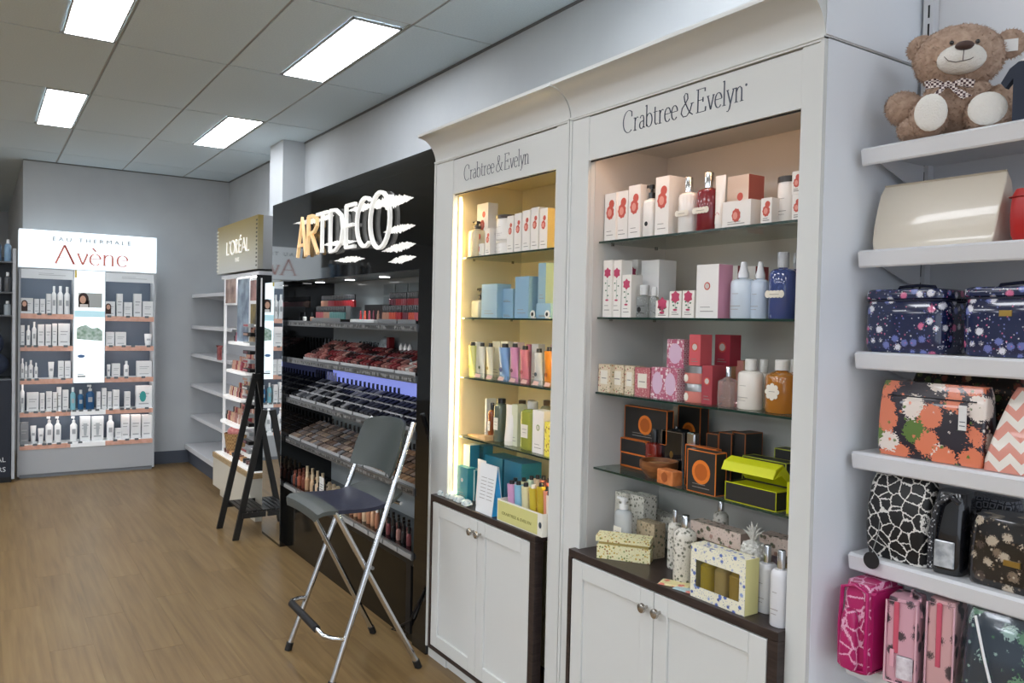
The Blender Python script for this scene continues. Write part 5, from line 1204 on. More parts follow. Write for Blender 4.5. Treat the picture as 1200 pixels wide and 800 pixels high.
def window_box(lb, p0, p1, pt, v, d, m, side, win, bots, x0w=.1, x1w=.9, z0w=.22, z1w=.72):
    x, y, z, w_, h = geom(p0, p1, pt, v); t = place('window_gift_box', lb, 'gift box', x, y, z, d); q = .0015
    X = [-w_/2, -w_/2+w_*x0w, -w_/2+w_*x1w, w_/2]; Z = [0, h*z0w, h*z1w, h]
    obj('box_front', B().box(X[0], X[3], -d/2, -d/2+q, Z[0], Z[1]).box(X[0], X[3], -d/2, -d/2+q, Z[2], Z[3]).box(X[0], X[1], -d/2, -d/2+q, Z[1], Z[2]).box(X[2], X[3], -d/2, -d/2+q, Z[1], Z[2]), m, t)
    obj('box_side', B().box(X[3]-q, X[3], -d/2+q, d/2, 0, h), side, t); obj('box_side', B().box(X[0], X[0]+q, -d/2+q, d/2, 0, h), side, t)
    obj('box_back', B().box(X[0]+q, X[3]-q, d/2-q, d/2, 0, h), side, t); obj('box_top', B().box(X[0]+q, X[3]-q, -d/2+q, d/2-q, h-q, h), m, t)
    obj('window_film', B().box(X[1], X[2], -d/2+.0004, -d/2+.0009, Z[1], Z[2]), CLEAR, t)
    nb = len(bots); cw = (X[2]-X[1])/nb; r = min(cw*.42, d*.42)
    for i, c in enumerate(bots): obj('bottle', B().lathe([(r, .002), (r, Z[2]*.86), (r*.6, Z[2]*.95), (r*.5, Z[2]*1.1)], 16, c=(X[1]+cw*(i+.5), 0, 0), pw=3), mat('wb_'+c, c, .2, coat=.4), t)
    return t, w_, h
window_box('pink floral gift box with window, behind the blue one', 808, 866, 617, .15, .05, FLP, mat('pink_side', 'd3bcae', .5), .5, ['a98f9b', 'a8953e', 'a98f9b'])
window_box('second pink floral gift box near the right edge', 888, 938, 631, .17, .05, FLP, MC['pink_side'], .5, ['a98f9b', 'b79a6e'])
tb, wb, hb = window_box('blue and cream floral gift box with golden bottles', 808.5, 872, 646, .012, .055, FLB, mat('cream_yellow', 'e6df9c', .5), .5, ['b3981f', 'b59a5a', 'ab8a34'])
x, y, z, w_, h = geom(863.5, 884.5, 634, .094)
PIN = mat('white_ceramic', 'd9d7d0', .35, bump=(160, .5))
t = thing('pineapple_ornament', 'white ceramic pineapple ornament behind the blue floral gift box', 'ornament', (x+.024, y, ZC+.0007), W90)
hz = geom(863.5, 884.5, 634, .094)[4]; zb_ = geom(863.5, 884.5, 660, .094)[4]
obj('stand', B().lathe([(.022, 0), (.022, .006), (.008, .012), (.008, zb_-.01), (.018, zb_)], 18), PIN, t)
rr_ = w_/2; b = B().lathe([(rr_*.5, zb_)]+[(rr_*(.62+.38*math.sin(PI*(.12+.86*i/10))), zb_+(hz-zb_)*i/10) for i in range(1, 10)]+[(rr_*.35, hz)], 20)
obj('fruit_body', b, PIN, t)
b = B()
for k in range(6):
    for i in range(10):
        a = 2*PI*(i+.5*(k % 2))/10; zz = zb_+(hz-zb_)*(.12+.14*k); rr2 = rr_*(.64+.38*math.sin(PI*(.12+.86*(zz-zb_)/(hz-zb_)))); b.sphere((rr2*math.cos(a)*.97, rr2*math.sin(a)*.97, zz), rr_*.17, 6, 4)
o = obj('scales', b, PIN, t); o['kind'] = 'stuff'
hc = geom(863.5, 884.5, 613, .094)[4]-hz
for k in range(3):
    for i in range(7-k*2):
        a = 2*PI*i/(7-k*2)+k*.4; R_ = rr_*(.95-.3*k); top = hz+hc*(.55+.22*k)
        b = B().tube([(0, 0, hz-.002), (R_*.5*math.cos(a), R_*.5*math.sin(a), hz+(top-hz)*.7), (R_*math.cos(a), R_*math.sin(a), top)], [.004, .0035, .0008], 6); obj('leaf', b, PIN, t)
LOT = mat('lotion_bottle', 'e3e4e8', .2, trans=.1, coat=.5)
bottle('white lotion bottle with silver cap, rear one', 881, 899.5, 660, 640, .075, mt=LOT, capm_=CHROME, capw=.42, flatd=1, label='lines', shoulder=.9, pw=2.6)
bottle('white lotion bottle with silver cap, front one', 897.5, 921, 667.5, 646, .022, mt=LOT, capm_=CHROME, capw=.42, flatd=1, label='lines', shoulder=.9, pw=2.6)

# ---- far cabinet, top shelf
setctx(zL[0], 'on top shelf of lit cabinet')
bottle('cream bottle with black pump', 546, 556.5, 268, 258.5, .08, col='ddd0ae', cap='2a2320', kind='pump', label='lines', pw=4)
carton('tall carton with red bloom print', 558, 571, 238.5, .09, .05, mo='pom', s=.2)
carton('low carton in front of the tall one', 552, 567, 286, .03, .04, mo='pom', s=.16)
carton('low carton beside the jars', 568.2, 573.8, 268, .03, .04, mo='pom', s=.3)
t = bottle('lower white jar of the stack', 575, 592.5, 284.5, 281.5, .04, kind='jar', cap='dcd7ce', label='lines', flatd=1); z2 = CTX['z']+geom(575, 592.5, 281.5, .04)[4]+.001
bottle('upper white jar with dark lid', 575, 592.5, 256, 251.5, .04, kind='jar', cap='3a2a24', label='lines', flatd=1, zb=z2)
for i, (a, c_, pt) in enumerate(((593.5, 601, 253), (602, 610.5, 250), (611.5, 620.5, 246.5), (621.5, 630.5, 243), (631.5, 641, 243.8))):
    carton('red bloom carton, %s of five from the left,' % ORD[i], a, c_, pt, .03, .05, mo='pom', s=.26, side='cfb57a' if i == 4 else None)
setctx(zL[1], 'on second shelf of lit cabinet')
BL = '8fb3cc'
bottle('frosted square bottle with black pump', 550, 562, 351, 337, .04, mt=mat('frosted', 'c9cdc0', .2, trans=.3), cap='1b1b1b', kind='pump', pw=5)
carton('large square pale blue box', 563.8, 582, 332.8, .03, .07, col=BL)
zz = CTX['z']+geom(587, 601, 356, .06)[4]+.001
carton('lower small pale blue box', 587, 601, 356, .06, .05, col=BL)
carton('upper small pale blue box', 587, 601, 338.5, .06, .05, col=BL, zb=zz)
carton('tall pale blue box, middle of shelf', 602.8, 619, 324, .03, .06, col='85abc8')
carton('flat pale blue box at the right', 628, 645, 355.5, .03, .06, col=BL); zz = CTX['z']+geom(628, 645, 355.5, .03)[4]+.001
carton('tallest pale blue box on the flat one,', 630, 639, 308, .035, .05, col='86a9be', side='a9bfae', zb=zz)
for i, p in enumerate((624, 641)):
    o = thing('round_tester', 'round black-centred tester disc, %s one, before the blue boxes' % ('left', 'right')[i], 'tester', (1.788, ys(p, CTX['z'], 1.788), CTX['z']), W90)
    obj('foot', B().box(-.012, .012, 0, .008, 0, .004), PW, o); obj('disc', B().disc(0, .016, .015, .015, -.001, 18).disc(0, .016, .015, .015, .002, 18), PW, o); obj('dot', B().disc(0, .016, .008, .008, -.0016, 14), BLACK, o)
setctx(zL[2], 'on third shelf of lit cabinet')
for i, (lb, a, c_, pt, col, fine) in enumerate((('yellow-green hand cream tube', 545, 552.5, 400.5, 'd9dc8e', '8ea04a'), ('white hand cream tube, left of pair,', 557, 564, 401.5, 'e9e6d9', '5d6b50'), ('white and gold hand cream tube', 566, 573.5, 402, 'e6e0c4', '9a8040'),
        ('sky blue hand cream tube', 579, 590.5, 402.5, '86aede', '3b4f86'), ('lilac pink hand cream tube', 593.5, 602.5, 402.3, 'd694bb', '5e2c4a'), ('rose hand cream tube', 604.5, 614.5, 405, 'd9808f', 'a84a5c'), ('pale grey hand cream tube', 621, 631, 408.3, 'd6d8d6', '4b5a66'), ('orange hand cream tube', 632.5, 643.5, 406.5, 'df8a2e', '8a4a26'))):
    sqtube(lb, a, c_, pt, .05, col=col, fine=fine, caph=.016)
for i, (a, c_, pt, col) in enumerate(((553, 558, 400.5, 'f1eee2'), (576, 585, 400, 'eeead9'), (586, 594, 400, 'efece2'), (601, 606, 401, 'e9d9dc'), (615.5, 620.5, 403.5, 'd47f90'), (622, 630, 403, 'e8e4de'), (644, 649, 404, 'd9b0a8'))):
    carton('upright carton behind the hand creams, %s from left,' % ORD[i], a, c_, pt, .14, .035, col=col)
for i in range(7):
    a = 553+i*13.6; x, y, z, w_, h = geom(a, a+12.5, 436, .012)
    o = thing('acrylic_holder', 'clear acrylic tube holder, %s from the left, under the hand creams' % ORD[i], 'holder', (x, y, z), W90)
    obj('front_wall', B().box(-w_/2, w_/2, 0, .002, 0, .024), CLEAR, o); obj('floor_plate', B().box(-w_/2, w_/2, .002, .03, 0, .002), CLEAR, o)
    obj('price_flag', B().add([(-w_*.3, -.001, .004), (w_*.25, -.001, .004), (w_*.35, -.001, .018), (-w_*.1, -.001, .021)], [(0, 1, 2, 3)]), mat('flag_pink', 'e3bdb4', .5), o)
setctx(zL[3], 'on lowest shelf of lit cabinet')
carton('slim white card at the left', 567.5, 569.5, 467, .07, .05, col='f2efe4')
bottle('slim amber bottle with black cap', 570, 575.3, 480, 472, .05, mt=mat('amber_slim', '9c4f22', .1, trans=.3, coat=.4), cap='26201c', label='rect', pw=3)
bottle('grey green bottle with dark foot and cap', 576, 585.3, 472, 467, .05, mt=mat('sage_glass', '6f7a6c', .1, trans=.3, coat=.5), cap='1b1b1b', label='rect', pw=4, capw=.6)
sqtube('white cream tube with dark flip cap', 586, 598, 474.5, .03, cap_up=False, capc='e6e3da', fine='8e9a72')
carton('pale green striped carton', 599, 605.8, 474, .05, .05, col='d9dbc0')
bottle('clear yellow-green gel bottle', 607, 621.5, 479, 470, .03, mt=mat('lime_gel', 'c6cc5a', .08, trans=.45, coat=.4), capm_=MC['clear_cap'], label='rect', pw=4)
carton('white carton with green sprig', 623.3, 636.5, 481, .03, .05, mo='disc', mcol='7d9650', s=.012)
carton('yellow floral carton at the right', 637.5, 647, 495, .02, .05, m=pat('floral_lemon', 'floral', ['dcd35a', '7a5a30', 'f0e9a8', '8d8a3a'], 90))
for i, p in enumerate((601, 612, 630)): bottle('bottle with brown cap behind, %s from left,' % ORD[i], p, p+9, 475, 469, .17, mt=mat('back_glass', 'b9b18c', .15, trans=.3), cap='5c4630', pw=3, capw=.55)
x, y, z, w_, h = geom(538, 568, 503, .05)
o = tag(obj('leaflet', B().add([(-w_/2, -.02, 0), (w_/2, -.05, 0), (w_/2, .05, 0), (-w_/2, 0, 0), (-w_/2, -.02, .003), (w_/2, -.05, .022), (w_/2, .05, .022), (-w_/2, 0, .003)], [(0, 1, 2, 3), (4, 5, 6, 7), (0, 1, 5, 4), (1, 2, 6, 5), (2, 3, 7, 6), (3, 0, 4, 7)]), pat('kraft', 'streak', ['c99f6e', 'dcb98a'], 20, .6), loc=(x+.05, y, z), rotz=W90), 'tan wedge-shaped folded leaflet at the left of the lowest lit glass shelf', 'leaflet')
# counter of the far cabinet
setctx(ZC-.006, 'on counter of lit cabinet', 1.702)
TEAL = '2f7f97'
carton('white and teal upright box, left one', 542, 549.5, 521, .20, .05, col='ece9de', side=TEAL)
carton('teal upright box, second one', 558, 565.5, 522, .22, .05, col=TEAL)
t, w_, h = carton('square teal box with white emblem', 534.5, 547.5, 547, .10, .04, col='2b8494', mo='disc', mcol='d6e6e6', s=.009)
carton('pale carton with teal side', 548.5, 556, 550, .10, .04, col='c9d9cf', side='2b8494')
sqtube('white capped tube behind the paper bag', 553, 563, 539, .07, cap_up=False, capc='e6e3da', label=False)
carton('large teal gift box, left one', 567, 588, 535, .17, .10, col='2c7c96', side='22647c')
carton('large teal gift box with inner panel, right one', 589.5, 610, 541, .13, .10, col='27708c', side='2f86a0')
carton('low teal box at the back right', 600, 619, 553, .19, .06, col='4d8f9c') if 0 else None
x, y, z, w_, h = geom(557, 576, 545, .012)
t = place('paper_bag', 'white paper gift bag with bright blue side', 'gift bag', x, y, z, .055)
ta = .72; b = B(); q = [(-w_/2, 0), (w_/2, 0), (w_/2, h), (-w_/2, h)]
obj('bag_front', B().add([(-w_/2, -.0275, 0), (w_/2, -.0275, 0), (w_/2, -.004, h), (-w_/2, -.004, h), (-w_/2, -.026, 0), (w_/2, -.026, 0), (w_/2, -.002, h), (-w_/2, -.002, h)], [(0, 1, 2, 3), (4, 5, 6, 7), (0, 1, 5, 4), (2, 3, 7, 6), (1, 2, 6, 5), (0, 3, 7, 4)]), mat('bag_white', 'e6e8ea', .5), t)
obj('bag_back', B().add([(-w_/2, .0275, 0), (w_/2, .0275, 0), (w_/2, .004, h), (-w_/2, .004, h)], [(0, 1, 2, 3)]), mat('bag_white', 'e6e8ea', .5), t)
obj('bag_side', B().add([(w_/2, -.0272, 0), (w_/2, .0272, 0), (w_/2-.012, .003, h), (w_/2, -.003, h), (w_/2-.02, 0, h*.45)], [(0, 1, 4), (0, 4, 3), (1, 2, 4), (2, 3, 4)]), mat('bag_blue', '35a3dd', .45), t, label='bright blue folded side')
b = B()
for i in range(7): zz = h*(.3+.07*i); yy = -.0275+.0235*zz/h-.0008; b.add([(-w_*.36, yy, zz), (-w_*.02, yy, zz), (-w_*.02, yy+.0001, zz+.002), (-w_*.36, yy+.0001, zz+.002)], [(0, 1, 2, 3)]).add([(w_*.06, yy, zz), (w_*.4, yy, zz), (w_*.4, yy+.0001, zz+.002), (w_*.06, yy+.0001, zz+.002)], [(0, 1, 2, 3)])
obj('fine_print', b, MC['fine_print'], t)
WR = pat('wrapped_soap', 'floral', ['dfe6e4', '8fb0b8', 'a9c0c0', '7fa0b0'], 90)
for i, (px, py) in enumerate(((520, 579), (529, 582), (538, 584.5), (547, 589), (533, 575))):
    v = [.02, .02, .02, .012, .08][i]; xx = 1.702+v+.02; yy = ys(px, CTX['z']+.01, xx)
    o = thing('wrapped_soap', 'small pale blue wrapped soap, %s' % ('leftmost of the front row', 'second in the front row', 'third in the front row', 'rightmost before the paper bag', 'one behind the front row')[i], 'soap', (xx, yy, CTX['z']), W90+.3-.15*i)
    obj('soap', B().cbox(-.026, .026, -.018, .018, 0, .02, .006), WR, o); obj('wrapper_end', B().add([(.026, -.010, .006), (.038, -.016, .004), (.038, .014, .012), (.026, .009, .012)], [(0, 1, 2, 3)]), WR, o)
# tray box of mini tubes
x, y, z, w_, h = geom(582, 641, 586, .010); x = 1.712; ya, yb = ys(582.5, z, x), max(ys(640, z, x), 2.36); w_ = ya-yb
t = thing('counter_display_box', 'pale yellow counter display box holding mini hand creams, white rim', 'display box', (x+.06, (ya+yb)/2, z), W90)
hf = zs(583.5, x, ya)-z; CY = mat('box_lime', 'd3d08a', .5); CW = mat('box_rim', 'e8e6da', .5)
obj('front_panel', B().box(-w_/2, w_/2, -.06, -.0575, 0, hf), CW, t); obj('front_print', B().box(-w_/2+.004, w_/2*.8, -.0608, -.06, .004, hf-.006), CY, t)
obj('side_wall', B().box(-w_/2, -w_/2+.002, -.0575, .06, 0, hf), CW, t); obj('side_wall', B().box(w_/2-.002, w_/2, -.0575, .06, 0, hf), CW, t)
obj('back_wall', B().box(-w_/2+.002, w_/2-.002, .058, .06, 0, hf+.02), CW, t); obj('floor_card', B().box(-w_/2+.002, w_/2-.002, -.0575, .058, 0, .002), CW, t)
me = font_mesh('CRABTREE & EVELYN', .016, m=mat('olive_print', '8a8748', .5)); mw = max(v.co.x for v in me.vertices); o = link('lettering', me, t, (-w_/2*.78, -.0612, hf*.35)); o.scale[0] = w_*.66/mw
obj('round_emblem', B().disc(w_/2-.012, hf*.5, .009, .012, -.0612, 16), mat('dark_emblem', '3a4650', .5), t)
MT = [(594.5, 565, 'd5a0c8', 'lilac'), (602.5, 566, '8cc0dc', 'light blue'), (611, 568, 'e0dab0', 'cream'), (620, 570, 'cdb83a', 'gold with white cap'), (629, 568, 'c2a92e', 'mustard'), (636.5, 573, 'dc9078', 'coral'), (643, 578, 'e3ddd2', 'white')]
for i, (p, pt, c, nm) in enumerate(MT):
    sqtube('%s mini hand cream, front row' % nm, p-4.2, p+4.2, pt-2, .030, col=c, caph=.014, zb=CTX['z']+.003, capc='e6e3da' if 'white cap' in nm else '17171a')
for i, (p, pt, c, nm) in enumerate(((599, 562, '9fb4cf', 'grey blue'), (609, 562, 'cfd2b0', 'sage'), (618, 560, 'a8bfae', 'green'), (625, 559, 'c7b7a0', 'tan'), (632, 560, 'b5705c', 'rust'), (638.5, 563, '8d4c44', 'brown'))):
    sqtube('%s mini hand cream, back row' % nm, p-3.8, p+3.8, pt-2, .075, col=c, caph=.014, zb=CTX['z']+.003)

# ================================================================== WHITE GONDOLA WITH BAGS, RIGHT EDGE
XG, XGB, YGE = 1.865, 2.165, 1.222
gn = thing('bag_gondola', 'white metal gondola with sloping-lipped shelves of bags beside the near cabinet', 'shelving', (XG, .6, 0), W90)
def bN(b, x0, x1, y0, y1, z0, z1): return b.box(.6-y1, .6-y0, x0-XG, x1-XG, z0, z1)
b = B(); bN(b, XGB, 2.2, -.3, YGE+.012, 0, 2.75); obj('back_panel', b, METALW, gn)
b = B(); bN(b, XGB-.028, XGB-.001, YGE-.016, YGE+.012, 0, 2.75); up_ = obj('upright', b, METALW, gn)
b = B(); bN(b, XGB-.018, XGB, .15, .178, 0, 2.75); obj('upright', b, METALW, gn)
for i in range(46):
    z = .5+i*.05
    if i > 12: b = B(); bN(b, XGB-.0286, XGB-.028, YGE-.006, YGE-.001, z, z+.034); obj('slot', b, BLACK, up_)
zG = [ony(px, py, YGE).z for px, py in ((1011, 174), (1008, 293.5), (1003.5, 411.5), (999.5, 528), (999.5, 645.6), (990, 770))]
for k, z in enumerate(zG):
    b = B(); bN(b, XG+.004, XGB-.002, .02, YGE, z-.01, z-.0005); s_ = obj('shelf', b, METALW, gn)
    b = B().prism([(-.002, z), (-.010, z-.006), (-.004, z-.040), (.0, z-.044), (.010, z-.042), (.010, z-.038), (.004, z-.034), (-.002, z-.008), (.004, z-.002), (.006, z)], lambda a, c, q: (q, a, c), .6-YGE, .58); obj('shelf_lip', b, METALW, s_)
    b = B().prism([(.012, z-.011), (.27, z-.011), (.27, z-.075), (.22, z-.075)], lambda a, c, q: (q, a, c), .6-YGE+.002, .6-YGE+.005); obj('bracket', b, METALW, s_)
def G(px, k, x): return ys(px, zG[k]+.01, x)
def GZ(py, px, x, k): return zs(py, x, ys(px, zG[k], x))
def bagmesh(wb, wt, db, dt, h, bulge=.012, rnd=.012, seg=6, lx=0, ly=0):
    """soft bag: rounded rectangle rings from base to top, slightly puffed"""
    rg = []
    for i in range(9):
        q = i/8; w_ = wb+(wt-wb)*q; d = db+(dt-db)*q; pf = 1+bulge*4*math.sin(PI*q)/max(d, .05)*.25
        w_ *= 1+.01*math.sin(PI*q); d += bulge*math.sin(PI*q); r = min(rnd, w_/2*.9, d/2*.9); k_ = 1
        if i == 0: w_ -= .006; d -= .006
        if i == 8: w_ -= .008; d -= .004
        ring = []
        for cx, cy, a0 in ((w_/2-r, d/2-r, 0), (-w_/2+r, d/2-r, 90), (-w_/2+r, -d/2+r, 180), (w_/2-r, -d/2+r, 270)):
            for j in range(seg): a = math.radians(a0+90*j/(seg-1)); ring.append((cx+r*math.cos(a)+lx*q, cy+r*math.sin(a)+ly*q, h*q))
        rg.append(ring)
    b = B().loft(rg); b.sm = True; return b
def bag(nm, lb, k, p0, p1, pt, x, d, m, dt=None, wt=None, rot=0, cat='bag', rnd=.012, bulge=.02, lx=0, part='bag_body', dz=.0008):
    y0, y1 = G(p0, k, x), G(p1, k, x); w_ = y0-y1; h = GZ(pt, (p0+p1)/2, x, k)-zG[k]
    if k: h = min(h, zG[k-1]-zG[k]-.052)
    t = thing(nm, lb, cat, (x+d/2, (y0+y1)/2, zG[k]+dz), W90+math.radians(rot))
    obj(part, bagmesh(w_, w_*(wt or 1), d, d*(dt or 1), h, bulge, rnd, lx=lx), m, t); return t, w_, h
# cream pillow pouch: deep base, flat seam on top
PEARL = mat('pearl_cream', 'd6cdbd', .28, coat=.4)
t, w_, h = bag('cosmetic_pouch', 'plain pearl cream triangular pouch on the second gondola shelf', 1, 1021, 1163, 208, 1.885, .11, PEARL, dt=.10, wt=1.04, rnd=.004, bulge=.010)
obj('zip', B().box(-w_*.5, w_*.5, -.003, .003, h-.001, h+.005), mat('zip_cream', 'b9ad98', .5), t); obj('loop', B().box(-w_*.5-.016, -w_*.5, -.002, .002, h*.62, h*.75), mat('zip_cream', 'b9ad98', .5), t)
t, w_, h = bag('cosmetic_case', 'plain red case cut by the right edge beside the cream pouch', 1, 1181, 1250, 218, 1.89, .11, mat('red_case', 'b3201f', .4), wt=.98, rnd=.02)
obj('lid_seam', bagmesh(w_+.003, w_+.003, .114, .114, .004).xf(Matrix.Translation((0, 0, h*.82))), mat('red_piping', '8c1514', .4), t)
NF = pat('navy_floral', 'floral', ['1a2347', 'dfe0ea', 'cf6c93', '6d78b8'], 42, .12, coat=.6)
t = None
for i, (p0, p1, pt, lb) in enumerate(((1010, 1102, 341, 'glossy navy floral vanity case, left one, third gondola shelf'), (1124, 1235, 338, 'glossy navy floral vanity case with gold plate, right one'))):
    t, w_, h = bag('vanity_case', lb, 2, p0, p1, pt+12, 1.885, .14, NF, rnd=.03, bulge=.006)
    hl = GZ(pt, (p0+p1)/2, 1.885, 2)-zG[2]-h
    obj('lid', bagmesh(w_+.004, w_+.001, .144, .142, hl, .002, .03).xf(Matrix.Translation((0, 0, h+.004))), NF, t)
    obj('zip_band', bagmesh(w_+.002, w_+.002, .142, .142, .0045, .0, .03).xf(Matrix.Translation((0, 0, h-.0003))), mat('zip_navy', '141a33', .5), t)
    obj('handle', B().tube([(-.05, 0, h+hl+.002), (-.045, 0, h+hl+.012), (0, 0, h+hl+.016), (.045, 0, h+hl+.012), (.05, 0, h+hl+.002)], .004, 8), MC['zip_navy'], t)
    if i: obj('metal_plate', B().box(-.012, .014, -.0745, -.071, h*.70, h*.80), mat('gold_plate', 'a98c4a', .3, metal=.8), t)
BF = pat('bold_floral', 'floral', ['2c2630', 'e0805f', 'e9dcd2', '5f7a3a'], 19, .25, coat=.4, thr=.58)
t, w_, h = bag('cosmetic_pouch', 'coral and dark bold floral zip pouch with white tag', 3, 1027, 1150, 450, 1.885, .07, BF, dt=.5, wt=1.0, rnd=.008, bulge=.008)
obj('zip', B().box(-w_*.42, w_*.42, -.0265, -.020, h*.80, h*.815), mat('zip_black', '1d1a20', .5), t); obj('swing_tag', B().box(w_*.30, w_*.37, -.042, -.040, h*.45, h*.76), mat('tag_white', 'e4e3e1', .5), t)
obj('bar_print', B().box(w_*.31, w_*.36, -.0426, -.042, h*.50, h*.51).box(w_*.31, w_*.36, -.0426, -.042, h*.55, h*.56), TXT, t)
bag('cosmetic_pouch', 'dark floral pouch standing behind the coral floral one', 3, 1062, 1190, 437, 2.0, .07, pat('dark_floral', 'floral', ['1f1d1c', '7a3f35', 'a98a6a', '4a5a32'], 40, .3), dt=.5)
t, w_, h = bag('cosmetic_pouch', 'coral and white chevron pyramid pouch cut by the right edge', 3, 1148, 1262, 457, 1.88, .12, pat('coral_chevron', 'chevron', ['dc9484', 'e9e2d9'], 22, .35, coat=.3), dt=.15, wt=.55, rnd=.012, lx=.0)
GIR = pat('giraffe_print', 'leopard', ['141415', 'dedbd6'], 34, .4)
t, w_, h = bag('cosmetic_pouch', 'black and white giraffe-print pouch with a round black tag', 4, 1013, 1084, 560, 1.885, .085, GIR, dt=.55, rnd=.02, bulge=.03)
zt0 = GZ(655, 1023, 1.855, 4)-zG[4]; yt = (G(1023, 4, 1.855)-t.location.y)
obj('tag_cord', B().tube([(-yt-.0, -.045, h*.55), (-yt, -.052, h*.3), (-yt, -.0785, .012), (-yt, -.0785, zt0+.012)], .0012, 6), mat('cord_grey', '8a8a88', .5), t)
tg = obj('round_tag', B().lathe([(.021, -.001), (.021, .001)], 24).xf(Matrix.Translation((-yt, -.0790, zt0-.003)) @ Matrix.Rotation(PI/2, 4, 'X')), mat('tag_black', '1c1c1d', .5), t)
BCL = mat('black_vinyl', '18191d', .15, coat=.6)
t, w_, h = bag('toiletry_bag', 'black glossy toiletry bag with clear window and patterned trim', 4, 1086, 1122, 578, 1.885, .10, BCL, dt=.75, rnd=.02, rot=6, bulge=.008)
obj('window', B().cbox(-w_*.3, w_*.32, -.0585, -.052, h*.10, h*.42, .002), pat('crinkle_clear', 'streak', ['8e949a', 'c6cace'], 45, .15, coat=.4), t)
obj('trim', B().tube([(-w_*.42, -.058, .01), (-w_*.40, -.060, h*.5), (-w_*.25, -.056, h*.85), (w_*.1, -.05, h*.97), (w_*.40, -.05, h*.9)], .006, 8), pat('trim_dot', 'specks', ['2b2c30', 'b9babd'], 150), t)
bag('toiletry_bag', 'dark patterned bag behind the clear-window bag', 4, 1122, 1180, 585, 2.03, .09, pat('trellis_dark', 'lattice', ['2a2c33', '8a8e98'], 60, .3), dt=.7)
LACE = pat('black_lace', 'floral', ['1d1a19', 'b9ab98', '4a3f3a', '7d6d5d'], 30, .15, coat=.6)
t, w_, h = bag('vanity_case', 'black lace-print glossy case with gold plate at the right edge', 4, 1128, 1235, 612, 1.885, .12, LACE, wt=.9, rnd=.03, bulge=.01)
obj('zip_band', bagmesh(w_*.95, w_*.95, .124, .124, .004, 0, .03).xf(Matrix.Translation((0, 0, h*.7))), MC['zip_black'], t); obj('metal_plate', B().box(-.004, .03, -.0695, -.064, h*.38, h*.46), MC['gold_plate'], t)
PKL = pat('pink_lattice_bag', 'leopard', ['b01f63', 'e3a9c4'], 26, .35, coat=.2); PKD = mat('hot_pink', 'b21a66', .35, coat=.2)
k = 5
def bag5(nm, lb, p0, p1, pt, x, d, m, **kw): return bag(nm, lb, 5, p0, p1, pt, x, d, m, **kw)
t, w_, h = bag5('toiletry_bag', 'hot pink trellis-print toiletry bag, leftmost on the low gondola shelf', 983, 1015, 684, 1.79, .15, PKL, dt=.92, rnd=.022, wt=.98, bulge=.01)
obj('front_piping', B().tube([(-w_*.47, -.076, .012), (-w_*.49, -.078, h*.5), (-w_*.46, -.073, h*.93), (0, -.075, h*.985), (w_*.44, -.073, h*.93), (w_*.48, -.078, h*.5), (w_*.46, -.076, .012), (0, -.076, .006), (-w_*.47, -.076, .012)], .005, 8), PKD, t)
obj('front_pocket', bagmesh(w_*.62, w_*.5, .03, .022, h*.66, .004, .01).xf(Matrix.Translation((-w_*.06, -.084, .012))), PKL, t)
obj('side_band', B().cbox(w_*.49, w_*.53, -.06, .06, .01, h*.93, .006), PKD, t)
CAT = pat('cat_print_pink', 'specks', ['cf9daa', '4d4047'], 30, .3, coat=.4, thr=.38); CRL = mat('coral_zip', 'c9566b', .45); PCL = pat('clear_pocket', 'streak', ['c3b6bf', 'e3dde2'], 50, .12, coat=.5)
t, w_, h = bag5('toiletry_bag', 'pink cat-print bag with coral zip and clear pocket', 1031, 1064, 702, 1.815, .10, CAT, dt=.9, rnd=.012, rot=14, bulge=.006)
obj('zip', B().cbox(-w_*.22, -w_*.06, -.054, -.046, h*.38, h*.97, .002), CRL, t); obj('zip_pull', B().cbox(-w_*.3, -w_*.16, -.057, -.054, h*.22, h*.42, .002), mat('pull_pink', 'e0a6b4', .4), t)
obj('pocket', B().cbox(-w_*.1, w_*.42, -.0565, -.050, h*.1, h*.36, .003), PCL, t); obj('piping', B().tube([(-w_*.48, -.051, .006), (-w_*.47, -.049, h*.97), (w_*.47, -.049, h*.97), (w_*.48, -.051, .006), (-w_*.48, -.051, .006)], .0025, 6), mat('piping_pale', 'dfb3be', .4), t)
obj('strap', B().tube([(w_*.1, .0, h*.97), (w_*.2, -.01, h*1.08), (w_*.42, -.015, h*1.04), (w_*.5, -.02, h*.8)], .005, 8), CAT, t)
t, w_, h = bag5('toiletry_bag', 'second pink cat-print bag with coral zip, right of the first', 1079, 1110, 704, 1.85, .10, pat('cat_print_peach', 'specks', ['d0a3a4', '4b3f42'], 28, .3, coat=.4, thr=.38), dt=.9, rnd=.012, rot=10, bulge=.006)
obj('zip', B().cbox(-w_*.12, w_*.06, -.054, -.046, h*.3, h*.98, .002), CRL, t); obj('piping', B().tube([(-w_*.48, -.051, .006), (-w_*.47, -.049, h*.97), (w_*.47, -.049, h*.97), (w_*.48, -.051, .006), (-w_*.48, -.051, .006)], .0025, 6), MC['piping_pale'], t)
CAC = pat('cactus_print', 'floral', ['38434f', '6f9a7a', 'a9c4bb', '4f7a58'], 20, .12, coat=.8, thr=.45)
t, w_, h = bag5('toiletry_bag', 'slate grey cactus-print bag wrapped in shiny film at the lower right', 1118, 1215, 703, 1.845, .13, CAC, dt=.6, wt=.92, rnd=.03, rot=6)
FILM = thin_glass('film', 'eef1f3', rough=.12)
obj('plastic_wrap', bagmesh(w_+.012, w_*.95, .150, .10, h+.006, .02, .02), FILM, t)
obj('zip', B().tube([(-w_*.3, -.062, h*.97), (-w_*.15, -.078, h*.6), (w_*.05, -.088, h*.1)], .003, 6), mat('zip_white', 'e8e8e8', .3), t)

